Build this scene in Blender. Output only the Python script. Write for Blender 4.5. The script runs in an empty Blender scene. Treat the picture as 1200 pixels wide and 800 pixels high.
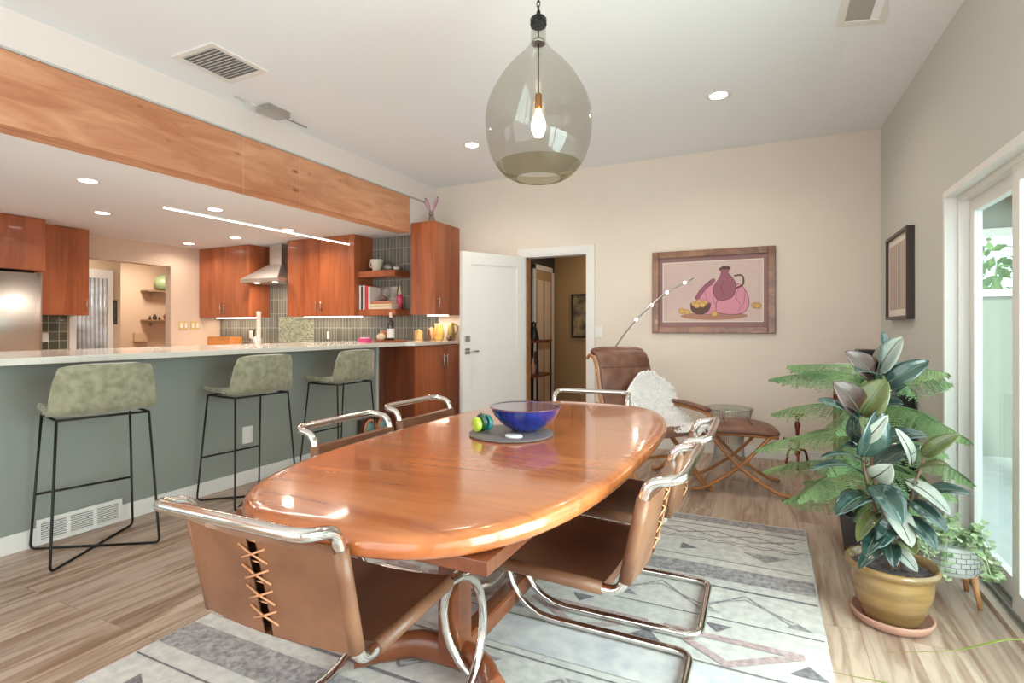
import bpy, bmesh, math, random
from mathutils import Vector, Matrix, noise
PI = math.pi
R = math.radians
SC = bpy.context.scene
COL = SC.collection
random.seed(7)

# ------------------------------------------------------------ camera
CAM_H = 1.2
F = 625.0
TH = math.atan(300 / F)
cam = bpy.data.cameras.new('camera')
cam.sensor_width = 36
cam.lens = F / 1200 * 36
cam.shift_y = -16 / 1200
cam.clip_start = 0.02
co = bpy.data.objects.new('camera', cam)
co.location = (0, 0, CAM_H)
co.rotation_euler = (PI / 2, 0, TH)
COL.objects.link(co)
SC.camera = co
CT, ST = math.cos(TH), math.sin(TH)

# ------------------------------------------------------------ exposure, sky, daylight
SC.view_settings.view_transform = 'Standard'
SC.view_settings.look = 'None'
SC.view_settings.exposure = 0.30
SC.view_settings.gamma = 1
SC.view_settings.use_curve_mapping = False
W = bpy.data.worlds.new('world')
SC.world = W
W.use_nodes = True
wn = W.node_tree
bg = wn.nodes['Background']
bg.inputs[0].default_value = (0.95, 0.97, 1.0, 1)
bg.inputs[1].default_value = 2.6


def area(name, loc, rot, sx, sy, power, color=(1, 1, 1), shape='RECTANGLE', spread=180):
    l = bpy.data.lights.new(name, 'AREA')
    l.shape = shape
    l.size = sx
    if shape == 'RECTANGLE':
        l.size_y = sy
    l.energy = power
    l.color = color
    l.spread = R(spread)
    o = bpy.data.objects.new(name, l)
    o.location = loc
    o.rotation_euler = rot
    COL.objects.link(o)
    return o


# unseen fill lamps added at the rear, and daylight in the near half of the sliding door
area('rear_fill_light', (-1.4, -1.92, 1.35), (R(-90), 0, 0), 4.0, 2.3, 300, (1.0, 0.97, 0.93))
area('door_daylight', (1.02, 1.2, 1.0), (0, R(90), 0), 1.7, 1.6, 75, (0.95, 0.98, 1.0))
area('kitchen_fill_light', (-5.6, -1.92, 1.3), (R(-90), 0, 0), 2.6, 1.6, 40, (1.0, 0.95, 0.88))  # added fill lamp for the kitchen end


sun = bpy.data.lights.new('sun', 'SUN')
sun.energy = 3.2
sun.angle = R(3)
sun.color = (1, .96, .9)
so = bpy.data.objects.new('sun', sun)
so.rotation_euler = (R(38), R(-18), 0)      # high sun over the house, falling on the patio
COL.objects.link(so)


# ------------------------------------------------------------ materials
def rgb(r, g, b):
    f = lambda c: (c / 255 / 12.92) if c / 255 <= .04045 else ((c / 255 + .055) / 1.055) ** 2.4
    return (f(r), f(g), f(b), 1)


MATS = {}


def mat(name, col, rough=.5, metal=0, spec=.5, coat=0, noise_amt=0, noise_scale=8, bump=0, bump_scale=60,
        emit=None, emit_str=0, sheen=0, stretch=(1, 1, 1), col2=None, alpha=1, trans=0):
    if name in MATS:
        return MATS[name]
    m = bpy.data.materials.new(name)
    m.use_nodes = True
    nt = m.node_tree
    p = nt.nodes['Principled BSDF']
    p.inputs['Base Color'].default_value = col
    p.inputs['Roughness'].default_value = rough
    p.inputs['Metallic'].default_value = metal
    p.inputs['Specular IOR Level'].default_value = spec
    p.inputs['Coat Weight'].default_value = coat
    p.inputs['Coat Roughness'].default_value = .08
    p.inputs['Sheen Weight'].default_value = sheen
    p.inputs['Transmission Weight'].default_value = trans
    p.inputs['Alpha'].default_value = alpha
    if emit:
        p.inputs['Emission Color'].default_value = emit
        p.inputs['Emission Strength'].default_value = emit_str
    tc = nt.nodes.new('ShaderNodeTexCoord')
    mp = nt.nodes.new('ShaderNodeMapping')
    mp.inputs['Scale'].default_value = stretch
    nt.links.new(tc.outputs['Object'], mp.inputs[0])
    n = nt.nodes.new('ShaderNodeTexNoise')
    n.inputs['Scale'].default_value = noise_scale
    n.inputs['Detail'].default_value = 5
    nt.links.new(mp.outputs[0], n.inputs[0])
    r = nt.nodes.new('ShaderNodeValToRGB')
    c2 = col2 or tuple(max(0, c * (1 - noise_amt)) for c in col[:3]) + (1,)
    r.color_ramp.elements[0].color = c2
    r.color_ramp.elements[1].color = col
    r.color_ramp.elements[0].position = .35
    r.color_ramp.elements[1].position = .65
    nt.links.new(n.outputs[0], r.inputs[0])
    if noise_amt or col2:
        nt.links.new(r.outputs[0], p.inputs['Base Color'])
    if bump:
        n2 = nt.nodes.new('ShaderNodeTexNoise')
        n2.inputs['Scale'].default_value = bump_scale
        n2.inputs['Detail'].default_value = 3
        nt.links.new(mp.outputs[0], n2.inputs[0])
        b = nt.nodes.new('ShaderNodeBump')
        b.inputs['Strength'].default_value = bump
        b.inputs['Distance'].default_value = .004
        nt.links.new(n2.outputs[0], b.inputs['Height'])
        nt.links.new(b.outputs[0], p.inputs['Normal'])
    MATS[name] = m
    return m


def wood(name, dark, light, grain=(1, 14, 14), scale=2.0, rough=.35, coat=0, wave=True, knots=False):
    """long streaks run along the axis with the small stretch number"""
    if name in MATS:
        return MATS[name]
    m = bpy.data.materials.new(name)
    m.use_nodes = True
    nt = m.node_tree
    p = nt.nodes['Principled BSDF']
    p.inputs['Roughness'].default_value = rough
    p.inputs['Coat Weight'].default_value = coat
    p.inputs['Coat Roughness'].default_value = .06
    tc = nt.nodes.new('ShaderNodeTexCoord')
    mp = nt.nodes.new('ShaderNodeMapping')
    mp.inputs['Scale'].default_value = grain
    nt.links.new(tc.outputs['Object'], mp.inputs[0])
    n = nt.nodes.new('ShaderNodeTexNoise')
    n.inputs['Scale'].default_value = scale
    n.inputs['Detail'].default_value = 6
    n.inputs['Roughness'].default_value = .6
    n.inputs['Distortion'].default_value = 1.2
    nt.links.new(mp.outputs[0], n.inputs[0])
    n2 = nt.nodes.new('ShaderNodeTexNoise')
    n2.inputs['Scale'].default_value = scale * .35
    n2.inputs['Detail'].default_value = 2
    nt.links.new(mp.outputs[0], n2.inputs[0])
    mx = nt.nodes.new('ShaderNodeMath')
    mx.operation = 'MULTIPLY_ADD'
    mx.inputs[1].default_value = .55
    nt.links.new(n.outputs[0], mx.inputs[0])
    ml = nt.nodes.new('ShaderNodeMath')
    ml.operation = 'MULTIPLY'
    ml.inputs[1].default_value = .45
    nt.links.new(n2.outputs[0], ml.inputs[0])
    nt.links.new(ml.outputs[0], mx.inputs[2])
    r = nt.nodes.new('ShaderNodeValToRGB')
    r.color_ramp.elements[0].color = dark
    r.color_ramp.elements[0].position = .36
    r.color_ramp.elements[1].color = light
    r.color_ramp.elements[1].position = .62
    nt.links.new(mx.outputs[0], r.inputs[0])
    out = r.outputs[0]
    if knots:
        v = nt.nodes.new('ShaderNodeTexVoronoi')
        v.inputs['Scale'].default_value = 1.6
        mk = nt.nodes.new('ShaderNodeMapping')
        mk.inputs['Scale'].default_value = knots
        nt.links.new(tc.outputs['Object'], mk.inputs[0])
        nt.links.new(mk.outputs[0], v.inputs[0])
        kr = nt.nodes.new('ShaderNodeValToRGB')
        kr.color_ramp.elements[0].position = .06
        kr.color_ramp.elements[0].color = (1, 1, 1, 1)
        kr.color_ramp.elements[1].position = .14
        kr.color_ramp.elements[1].color = (0, 0, 0, 1)
        nt.links.new(v.outputs['Distance'], kr.inputs[0])
        mc = nt.nodes.new('ShaderNodeMixRGB')
        mc.inputs[2].default_value = (dark[0] * .55, dark[1] * .45, dark[2] * .4, 1)
        nt.links.new(kr.outputs[0], mc.inputs[0])
        nt.links.new(out, mc.inputs[1])
        out = mc.outputs[0]
    nt.links.new(out, p.inputs['Base Color'])
    MATS[name] = m
    return m


def brick_mat(name, c1, c2, mortar, bw, rh, ms, swap, rough=.3, offset=.5, streak=None, coat=0, bumpy=False):
    """brick texture laid over object coordinates; swap picks the (row, column) axes"""
    m = bpy.data.materials.new(name)
    m.use_nodes = True
    nt = m.node_tree
    p = nt.nodes['Principled BSDF']
    p.inputs['Roughness'].default_value = rough
    p.inputs['Coat Weight'].default_value = coat
    tc = nt.nodes.new('ShaderNodeTexCoord')
    sp = nt.nodes.new('ShaderNodeSeparateXYZ')
    cb = nt.nodes.new('ShaderNodeCombineXYZ')
    nt.links.new(tc.outputs['Object'], sp.inputs[0])
    nt.links.new(sp.outputs[swap[0]], cb.inputs[0])
    nt.links.new(sp.outputs[swap[1]], cb.inputs[1])
    b = nt.nodes.new('ShaderNodeTexBrick')
    b.inputs['Color1'].default_value = c1
    b.inputs['Color2'].default_value = c2
    b.inputs['Mortar'].default_value = mortar
    b.inputs['Scale'].default_value = 1
    b.inputs['Brick Width'].default_value = bw
    b.inputs['Row Height'].default_value = rh
    b.inputs['Mortar Size'].default_value = ms
    b.offset = offset
    nt.links.new(cb.outputs[0], b.inputs[0])
    out = b.outputs[0]
    if streak:
        mp = nt.nodes.new('ShaderNodeMapping')
        mp.inputs['Scale'].default_value = streak[0]
        nt.links.new(tc.outputs['Object'], mp.inputs[0])
        n = nt.nodes.new('ShaderNodeTexNoise')
        n.inputs['Scale'].default_value = streak[1]
        n.inputs['Detail'].default_value = 6
        n.inputs['Distortion'].default_value = .8
        # shift the streaks from plank to plank
        add = nt.nodes.new('ShaderNodeVectorMath')
        add.operation = 'ADD'
        sc = nt.nodes.new('ShaderNodeVectorMath')
        sc.operation = 'SCALE'
        sc.inputs['Scale'].default_value = 40
        nt.links.new(out, sc.inputs[0])
        nt.links.new(mp.outputs[0], add.inputs[0])
        nt.links.new(sc.outputs[0], add.inputs[1])
        nt.links.new(add.outputs[0], n.inputs[0])
        r = nt.nodes.new('ShaderNodeValToRGB')
        r.color_ramp.elements[0].color = streak[2]
        r.color_ramp.elements[0].position = .33
        r.color_ramp.elements[1].color = (1, 1, 1, 1)
        r.color_ramp.elements[1].position = .6
        nt.links.new(n.outputs[0], r.inputs[0])
        mm = nt.nodes.new('ShaderNodeMixRGB')
        mm.blend_type = 'MULTIPLY'
        mm.inputs[0].default_value = 1
        nt.links.new(out, mm.inputs[1])
        nt.links.new(r.outputs[0], mm.inputs[2])
        out = mm.outputs[0]
    nt.links.new(out, p.inputs['Base Color'])
    MATS[name] = m
    return m


def glass_mat(name, tint, refl=.08, rough=0.0, fres=.6):
    m = bpy.data.materials.new(name)
    m.use_nodes = True
    nt = m.node_tree
    nt.nodes.remove(nt.nodes['Principled BSDF'])
    t = nt.nodes.new('ShaderNodeBsdfTransparent')
    t.inputs[0].default_value = tint
    g = nt.nodes.new('ShaderNodeBsdfGlossy')
    g.inputs['Roughness'].default_value = rough
    lw = nt.nodes.new('ShaderNodeLayerWeight')
    lw.inputs[0].default_value = .5
    f = nt.nodes.new('ShaderNodeMath')
    f.operation = 'POWER'
    f.inputs[1].default_value = 5
    nt.links.new(lw.outputs['Facing'], f.inputs[0])
    f2 = nt.nodes.new('ShaderNodeMath')
    f2.operation = 'MULTIPLY'
    f2.inputs[1].default_value = fres
    nt.links.new(f.outputs[0], f2.inputs[0])
    f = f2
    a = nt.nodes.new('ShaderNodeMath')
    a.operation = 'ADD'
    a.inputs[1].default_value = refl
    a.use_clamp = True
    mx = nt.nodes.new('ShaderNodeMixShader')
    nt.links.new(f.outputs[0], a.inputs[0])
    nt.links.new(a.outputs[0], mx.inputs[0])
    nt.links.new(t.outputs[0], mx.inputs[1])
    nt.links.new(g.outputs[0], mx.inputs[2])
    nt.links.new(mx.outputs[0], nt.nodes['Material Output'].inputs[0])
    MATS[name] = m
    return m


WALL = mat('wall_paint_warm', rgb(226, 214, 201), .85, noise_amt=.02, noise_scale=3)
CEIL = mat('ceiling_paint', rgb(238, 241, 244), .9)
SAGE = mat('sage_paint', rgb(142, 147, 140), .8, noise_amt=.03, noise_scale=2)
SAGEW = mat('sage_wall_paint', rgb(198, 198, 190), .85)
WHITE = mat('white_trim', rgb(228, 226, 222), .45)
WHITEP = mat('white_plastic', rgb(226, 224, 218), .4)
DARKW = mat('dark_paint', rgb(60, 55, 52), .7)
TANW = mat('tan_paint', rgb(178, 148, 108), .8)
CREAM = mat('cream_paint', rgb(220, 196, 176), .85)
CHERRY = wood('cherry_wood', rgb(140, 70, 38), rgb(180, 102, 62), (10, 10, .9), 1.3, .33, coat=.25)
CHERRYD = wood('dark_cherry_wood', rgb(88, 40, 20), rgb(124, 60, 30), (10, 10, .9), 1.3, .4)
BEAM = wood('fir_beam_wood', rgb(184, 118, 82), rgb(220, 162, 124), (14, 1.6, 9), 1.1, .6, knots=(1, 2.0, 4.5))
TABLEW = wood('polished_table_wood', rgb(160, 82, 40), rgb(200, 120, 68), (1.6, 12, 12), 1.0, .2, coat=.7)
TABLED = wood('table_base_wood', rgb(96, 48, 26), rgb(138, 76, 42), (2, 2, 2), 3, .35, coat=.3)
BENT = wood('bentwood', rgb(150, 92, 48), rgb(190, 128, 74), (3, 3, 3), 2, .35, coat=.2)
TEAKL = wood('light_leg_wood', rgb(168, 112, 66), rgb(208, 156, 108), (9, 9, 1), 2, .45)
REDW = wood('red_turned_wood', rgb(88, 32, 16), rgb(140, 60, 30), (6, 6, 1), 2, .3)
CHROME = mat('chrome', rgb(225, 220, 215), .12, 1)
STEEL = mat('brushed_steel', rgb(208, 204, 198), .46, 1, bump=.05, bump_scale=40, stretch=(1, 1, 20))
NICKEL = mat('satin_nickel', rgb(190, 188, 184), .3, 1)
BLACKM = mat('black_metal', rgb(38, 36, 35), .4, .6)
BRASS = mat('brass', rgb(170, 120, 60), .3, 1)
LEATHER = mat('tan_leather', rgb(136, 92, 64), .45, col2=rgb(106, 68, 46), noise_scale=5, bump=.25, bump_scale=120, coat=.08)
LEATHERD = mat('dark_tan_leather', rgb(122, 78, 54), .45, col2=rgb(96, 58, 40), noise_scale=4, bump=.25, bump_scale=110)
LACE = mat('rawhide_lace', rgb(206, 146, 104), .5)
BROWNL = mat('brown_soft_leather', rgb(134, 92, 74), .5, col2=rgb(102, 66, 52), noise_scale=9, bump=.5, bump_scale=50)
SEAM = mat('leather_seam', rgb(92, 48, 36), .6)
VELVET = mat('sage_velvet', rgb(150, 146, 122), .8, col2=rgb(122, 120, 94), noise_scale=24, bump=.3, bump_scale=90, sheen=.4)
QUARTZ = mat('quartz_worktop', rgb(214, 208, 198), .18, noise_amt=.05, noise_scale=40, coat=.3)
WOOL = mat('sheepskin_wool', rgb(255, 250, 247), .95, noise_amt=.02, noise_scale=30, sheen=.5)
BLUEG = mat('cobalt_glaze', rgb(30, 52, 150), .08, coat=1, col2=rgb(14, 22, 104), noise_scale=26)
SLATE = mat('grey_slate', rgb(112, 104, 104), .4, noise_amt=.2, noise_scale=30)
OCHRE = mat('ochre_glaze', rgb(156, 124, 78), .25, coat=.5, col2=rgb(112, 86, 50), noise_scale=3, stretch=(1, 1, 6))
TERRA = mat('pink_terracotta', rgb(182, 136, 116), .6, noise_amt=.15)
SOIL = mat('dark_potting_soil', rgb(92, 80, 78), .95, col2=rgb(40, 32, 32), noise_scale=40, bump=1, bump_scale=70)
LEAFG = mat('ficus_leaf_green', rgb(54, 76, 68), .2, coat=.5, col2=rgb(28, 46, 42), noise_scale=9)
LEAFR = mat('ficus_leaf_burgundy', rgb(74, 46, 38), .32, coat=.2, col2=rgb(52, 34, 28), noise_scale=9)
LEAFO = mat('ficus_leaf_olive', rgb(96, 98, 52), .28, coat=.3, col2=rgb(74, 84, 46), noise_scale=9)
LEAFP = mat('ficus_leaf_underside', rgb(156, 156, 144), .4, col2=rgb(120, 128, 118), noise_scale=9)
BARK = mat('brown_bark', rgb(120, 84, 66), .8, noise_amt=.3, noise_scale=30)
NEEDLE = mat('pine_needles', rgb(138, 164, 108), .6, col2=rgb(88, 124, 78), noise_scale=5)
IVYG = mat('ivy_leaf', rgb(122, 160, 96), .5, col2=rgb(206, 216, 180), noise_scale=18)
GRASSB = mat('strappy_leaf', rgb(168, 186, 84), .4, noise_amt=.25, noise_scale=6)
BLACKP = mat('black_plastic', rgb(24, 23, 24), .35)
PAPER = mat('off_white_paper', rgb(222, 214, 204), .7)
GLASSC = glass_mat('clear_window_glass', (.90, 1.0, .98, 1), .02, fres=.5)
SMOKE = glass_mat('smoked_lamp_glass', (.84, .83, .79, 1), .05, fres=.5)
SMOKEB = glass_mat('smoked_lamp_glass_thick', (.60, .57, .44, 1), .05, fres=.5)
CLEAR = glass_mat('clear_glassware', (.86, .90, .88, 1), .06)
LAMPON = mat('lamp_glow', (1, 1, 1, 1), .5, emit=(1, .95, .88, 1), emit_str=14)
BULB = mat('bulb_glow', (1, 1, 1, 1), .5, emit=(1, .72, .42, 1), emit_str=9)
LEDON = mat('led_glow', (1, 1, 1, 1), .5, emit=(1, .90, .80, 1), emit_str=4)

FLOORM = brick_mat('oak_plank_floor', rgb(194, 171, 152), rgb(180, 158, 142), rgb(150, 130, 114), 1.25, .165, .0013, (1, 0),
                   rough=.36, offset=.37, streak=((14, 1.1, 1), 1.6, rgb(190, 168, 152)))
TILE = brick_mat('grey_stacked_tile', rgb(122, 122, 112), rgb(100, 102, 94), rgb(176, 172, 160), .20, .052, .0028, (2, 0),
                 rough=.12, offset=0, coat=.5)
TILEF = brick_mat('green_square_tile', rgb(90, 94, 80), rgb(74, 78, 66), rgb(168, 166, 150), .105, .105, .004, (1, 2),
                  rough=.12, offset=0, coat=.5)
TILEREFL = brick_mat('tile_reflection_pattern', rgb(166, 172, 146), rgb(96, 108, 84), rgb(186, 184, 168), .04, .024, .003, (0, 2),
                   rough=.12, offset=.5, coat=.5)
RUGB = mat('rug_ivory', rgb(208, 203, 197), .95, col2=rgb(188, 184, 180), noise_scale=26, bump=.4, bump_scale=220)
RUGG = mat('rug_grey', rgb(126, 120, 122), .95, col2=rgb(172, 166, 166), noise_scale=46)
RUGD = mat('rug_dark_line', rgb(98, 92, 98), .95, col2=rgb(136, 130, 132), noise_scale=60)
RUGP = mat('rug_dusty_pink', rgb(160, 134, 134), .95, col2=rgb(188, 168, 166), noise_scale=50)
RUGC = mat('rug_blue_grey', rgb(184, 182, 186), .95, col2=rgb(208, 204, 202), noise_scale=14)


# ------------------------------------------------------------ mesh helpers
class MB:
    def __init__(s, smooth=True):
        s.bm = bmesh.new()
        s.mats = []
        s.smooth = smooth

    def mi(s, m):
        if m not in s.mats:
            s.mats.append(m)
        return s.mats.index(m)

    def box(s, c, d, rot=None, m=None, bev=0, seg=2):
        vs0 = set(s.bm.verts)
        r = bmesh.ops.create_cube(s.bm, size=1)
        vs = r['verts']
        M = Matrix.Translation(c) @ (Matrix.Rotation(rot[0], 4, rot[1]) if rot else Matrix()) @ Matrix.Diagonal((d[0], d[1], d[2], 1))
        bmesh.ops.transform(s.bm, matrix=M, verts=vs)
        if bev:
            es = list({e for v in vs for e in v.link_edges})
            bmesh.ops.bevel(s.bm, geom=es, offset=bev, segments=seg, profile=.7, affect='EDGES')
        nf = [f for f in s.bm.faces if not any(v in vs0 for v in f.verts)]
        if m:
            k = s.mi(m)
            for f in nf:
                f.material_index = k
        for f in nf:
            f.smooth = bev > 0 and False
        return s

    def span(s, a, b, m=None, bev=0, seg=2):
        c = [(a[i] + b[i]) / 2 for i in range(3)]
        d = [abs(b[i] - a[i]) for i in range(3)]
        return s.box(c, d, None, m, bev, seg)

    def lathe(s, prof, c=(0, 0, 0), n=32, m=None, cap=True, axis=None, wob=None):
        rings = []
        M = Matrix.Translation(c)
        if axis:
            M = M @ Vector((0, 0, 1)).rotation_difference(Vector(axis)).to_matrix().to_4x4()
        for (r, z) in prof:
            ring = []
            for i in range(n):
                a = 2 * PI * i / n
                rr = r * (wob(a, z) if wob else 1)
                ring.append(s.bm.verts.new(M @ Vector((rr * math.cos(a), rr * math.sin(a), z))))
            rings.append(ring)
        k = s.mi(m) if m else 0
        for a, b in zip(rings, rings[1:]):
            for i in range(n):
                f = s.bm.faces.new((a[i], a[(i + 1) % n], b[(i + 1) % n], b[i]))
                f.smooth = True
                f.material_index = k
        if cap:
            for ring, fl in ((rings[0], True), (rings[-1], False)):
                if prof[0 if fl else -1][0] > 1e-4:
                    f = s.bm.faces.new(ring[::-1] if fl else ring)
                    f.material_index = k
        return s

    def tube(s, pts, r, n=10, closed=False, m=None, caps=True, flat=None):
        pts = [Vector(p) for p in pts]
        N = len(pts)
        k = s.mi(m) if m else 0
        tang = []
        for i in range(N):
            a = pts[(i - 1) % N] if (closed or i > 0) else pts[i]
            b = pts[(i + 1) % N] if (closed or i < N - 1) else pts[i]
            t = (b - a)
            tang.append(t.normalized() if t.length > 1e-9 else Vector((0, 0, 1)))
        up = Vector((0, 0, 1)) if abs(tang[0].z) < .9 else Vector((1, 0, 0))
        nrm = (up - tang[0] * up.dot(tang[0])).normalized()
        rings = []
        for i in range(N):
            if i:
                nrm = nrm - tang[i] * nrm.dot(tang[i])
                nrm.normalize()
            bn = tang[i].cross(nrm)
            rr = r[i] if isinstance(r, (list, tuple)) else r
            w, h = (rr, rr) if not flat else (rr * flat[0], rr * flat[1])
            rings.append([s.bm.verts.new(pts[i] + nrm * (math.cos(2 * PI * j / n) * w) + bn * (math.sin(2 * PI * j / n) * h)) for j in range(n)])
        segs = list(zip(rings, rings[1:]))
        for a, b in segs:
            for j in range(n):
                f = s.bm.faces.new((a[j], a[(j + 1) % n], b[(j + 1) % n], b[j]))
                f.smooth = True
                f.material_index = k
        if closed:
            a, b = rings[-1], rings[0]
            best = min(range(n), key=lambda o: sum((a[j].co - b[(j + o) % n].co).length for j in range(n)))
            for j in range(n):
                f = s.bm.faces.new((a[j], a[(j + 1) % n], b[(j + 1 + best) % n], b[(j + best) % n]))
                f.smooth = True
                f.material_index = k
        elif caps:
            for ring, fl in ((rings[0], True), (rings[-1], False)):
                f = s.bm.faces.new(ring[::-1] if fl else ring)
                f.material_index = k
        return s

    def prism(s, outline, z0, z1, m=None, axis='z'):
        """extrude a closed outline"""
        def V(p, h):
            if axis == 'z':
                return (p[0], p[1], h)
            if axis == 'y':
                return (p[0], h, p[1])
            return (h, p[0], p[1])
        k = s.mi(m) if m else 0
        a = [s.bm.verts.new(V(p, z0)) for p in outline]
        b = [s.bm.verts.new(V(p, z1)) for p in outline]
        n = len(a)
        fs = [s.bm.faces.new(a[::-1]), s.bm.faces.new(b)]
        for i in range(n):
            fs.append(s.bm.faces.new((a[i], a[(i + 1) % n], b[(i + 1) % n], b[i])))
        for f in fs:
            f.material_index = k
        return s

    def poly(s, pts, m=None):
        k = s.mi(m) if m else 0
        f = s.bm.faces.new([s.bm.verts.new(p) for p in pts])
        f.material_index = k
        return f

    def grid(s, fn, nu, nv, m=None, closed_u=False):
        k = s.mi(m) if m else 0
        g = [[s.bm.verts.new(fn(i / (nu if closed_u else nu - 1), j / (nv - 1))) for j in range(nv)] for i in range(nu)]
        for i in range(nu if closed_u else nu - 1):
            for j in range(nv - 1):
                f = s.bm.faces.new((g[i][j], g[(i + 1) % nu][j], g[(i + 1) % nu][j + 1], g[i][j + 1]))
                f.smooth = True
                f.material_index = k
        return s

    def ball(s, c, r, m=None, seg=16, sc=(1, 1, 1)):
        vs0 = set(s.bm.verts)
        q = bmesh.ops.create_uvsphere(s.bm, u_segments=seg, v_segments=max(6, seg // 2), radius=r)
        bmesh.ops.transform(s.bm, matrix=Matrix.Translation(c) @ Matrix.Diagonal((sc[0], sc[1], sc[2], 1)), verts=q['verts'])
        k = s.mi(m) if m else 0
        for f in s.bm.faces:
            if f.verts[0] not in vs0:
                f.smooth = True
                f.material_index = k
        return s

    def build(s, name, m=None, parent=None, solid=0, sub=0, off=0):
        if m and not s.mats:
            s.mats.append(m)
        bmesh.ops.recalc_face_normals(s.bm, faces=s.bm.faces)
        me = bpy.data.meshes.new(name)
        s.bm.to_mesh(me)
        s.bm.free()
        for q in s.mats:
            me.materials.append(q)
        o = bpy.data.objects.new(name, me)
        COL.objects.link(o)
        if parent:
            o.parent = parent
        if solid:
            md = o.modifiers.new('thickness', 'SOLIDIFY')
            md.thickness = solid
            md.offset = off
        if sub:
            md = o.modifiers.new('smooth', 'SUBSURF')
            md.levels = sub
            md.render_levels = sub
        return o


def empty(name, loc=(0, 0, 0), rz=0):
    o = bpy.data.objects.new(name, None)
    o.location = loc
    o.rotation_euler = (0, 0, rz)
    o.empty_display_size = .1
    COL.objects.link(o)
    return o


def tag(o, label=None, cat=None, group=None, kind=None):
    if label:
        o['label'] = label
    if cat:
        o['category'] = cat
    if group:
        o['group'] = group
    if kind:
        o['kind'] = kind
    return o


def struct(o):
    o['kind'] = 'structure'
    return o


def copy_tree(o, parent=None):
    c = o.copy()
    COL.objects.link(c)
    if parent:
        c.parent = parent
    for ch in [x for x in COL.objects if x.parent == o]:
        copy_tree(ch, c)
    return c


def fillet(pts, r, n=6, closed=False):
    """round the corners of a polyline; r a number or one per point"""
    pts = [Vector(p) for p in pts]
    N = len(pts)
    out = []
    for i in range(N):
        if not closed and i in (0, N - 1):
            out.append(pts[i])
            continue
        rr = r[i] if isinstance(r, (list, tuple)) else r
        p, a, b = pts[i], pts[i - 1], pts[(i + 1) % N]
        da, db = (a - p), (b - p)
        q = min(rr, da.length * .49, db.length * .49)
        if q < 1e-5:
            out.append(p)
            continue
        s0, s1 = p + da.normalized() * q, p + db.normalized() * q
        for j in range(n + 1):
            t = j / n
            out.append(s0 * (1 - t) ** 2 + p * 2 * t * (1 - t) + s1 * t ** 2)
    return out


def catmull(pts, n=6):
    pts = [Vector(p) for p in pts]
    P = [pts[0] * 2 - pts[1]] + pts + [pts[-1] * 2 - pts[-2]]
    out = []
    for i in range(1, len(P) - 2):
        for j in range(n):
            t = j / n
            out.append(.5 * ((2 * P[i]) + (P[i + 1] - P[i - 1]) * t + (2 * P[i - 1] - 5 * P[i] + 4 * P[i + 1] - P[i + 2]) * t * t
                             + (3 * P[i] - P[i - 1] - 3 * P[i + 1] + P[i + 2]) * t ** 3))
    out.append(pts[-1])
    return out

# ============================================================ THE SETTING
XB, XR, YB, YF = -3.63, 0.86, 5.43, -2.0     # bar wall, right wall, back wall, wall behind the camera
XK = -7.55                                   # far kitchen wall
HC, HK = 2.89, 2.355                         # ceilings

floor = struct(MB().span((-10.2, YF, -.06), (1.06, 9.4, 0), FLOORM).build('floor'))

# dining ceiling, its right strip sloping very slightly
b = MB()
b.span((XB - .12, YF - .1, HC), (.42, YB + .1, HC + .12), CEIL)
z1, z0 = HC, 2.52
b.grid(lambda u, v: (.42 + u * .56, YF - .1 + v * (YB + .2 - YF), HC - u * (1 - v) * .48 * .9), 6, 12, CEIL)
struct(b.build('ceiling'))
struct(MB().span((XK - .2, YF - .1, HK), (XB - .06, YB + .1, HK + .12), CEIL).build('ceiling_kitchen'))

# back wall with doorway
DX0, DX1, DZ = -2.455, -1.715, 2.0
b = MB()
b.span((XK - .1, YB, 0), (DX0, YB + .12, HC), WALL)
b.span((DX1, YB, 0), (XR + .12, YB + .12, HC), WALL)
b.span((DX0, YB, DZ), (DX1, YB + .12, HC), WALL)
struct(b.build('wall_back'))

# right wall with sliding door opening
SY0, SY1, SZ = -1.2, 3.62, 1.93
b = MB()
b.span((XR, SY1, 0), (XR + .14, YB, HC), SAGEW)
b.span((XR, YF, 0), (XR + .14, SY0, HC), SAGEW)
b.span((XR, SY0, SZ), (XR + .14, SY1, HC), SAGEW)
struct(b.build('wall_right'))

# wall behind the camera, its big openings added to let light in
b = MB()
b.span((XK, YF - .12, 0), (XR + .12, YF, .2), WALL)
b.span((XK, YF - .12, 2.5), (XR + .12, YF, HC), WALL)
b.span((.6, YF - .12, .2), (XR + .12, YF, 2.5), WALL)
b.span((-4.3, YF - .12, .2), (-3.4, YF, 2.5), WALL)
b.span((XK, YF - .12, .2), (-6.9, YF, 2.5), WALL)
struct(b.build('wall_rear'))

struct(MB().span((XK, YF - 2.6, 2.62), (XR + .12, YF - .12, 2.75), CEIL).build('rear_sun_block'))  # unseen slab added to keep the sun out of the rear openings

# header above the beam and the half wall under the bar
struct(MB().span((XB - .12, YF, HK - .01), (XB, YB, HC), mat('header_paint', rgb(232, 220, 214), .85)).build('wall_header'))
struct(MB().span((XB - .12, YF, 0), (XB, 4.335, 1.012), SAGE).build('wall_bar'))
struct(MB().span((XB - .005, 4.335, 0), (XB + .012, 4.362, 1.012), mat('pale_trim', rgb(196, 200, 190), .5)).build('trim_1'))
# thin white strip along the top of the beam
struct(MB().span((XB, YF, 2.665), (XB + .02, 5.2, 2.678), mat('grey_trim', rgb(190, 186, 182), .6)).build('trim_2'))

# far kitchen wall with opening
OY0, OY1, OZ = 3.53, 4.67, 2.06
b = MB()
b.span((XK - .12, YF, 0), (XK, OY0, HC), CREAM)
b.span((XK - .12, OY1, 0), (XK, YB, HC), CREAM)
b.span((XK - .12, OY0, OZ), (XK, OY1, HC), CREAM)
struct(b.build('wall_kitchen'))

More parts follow.
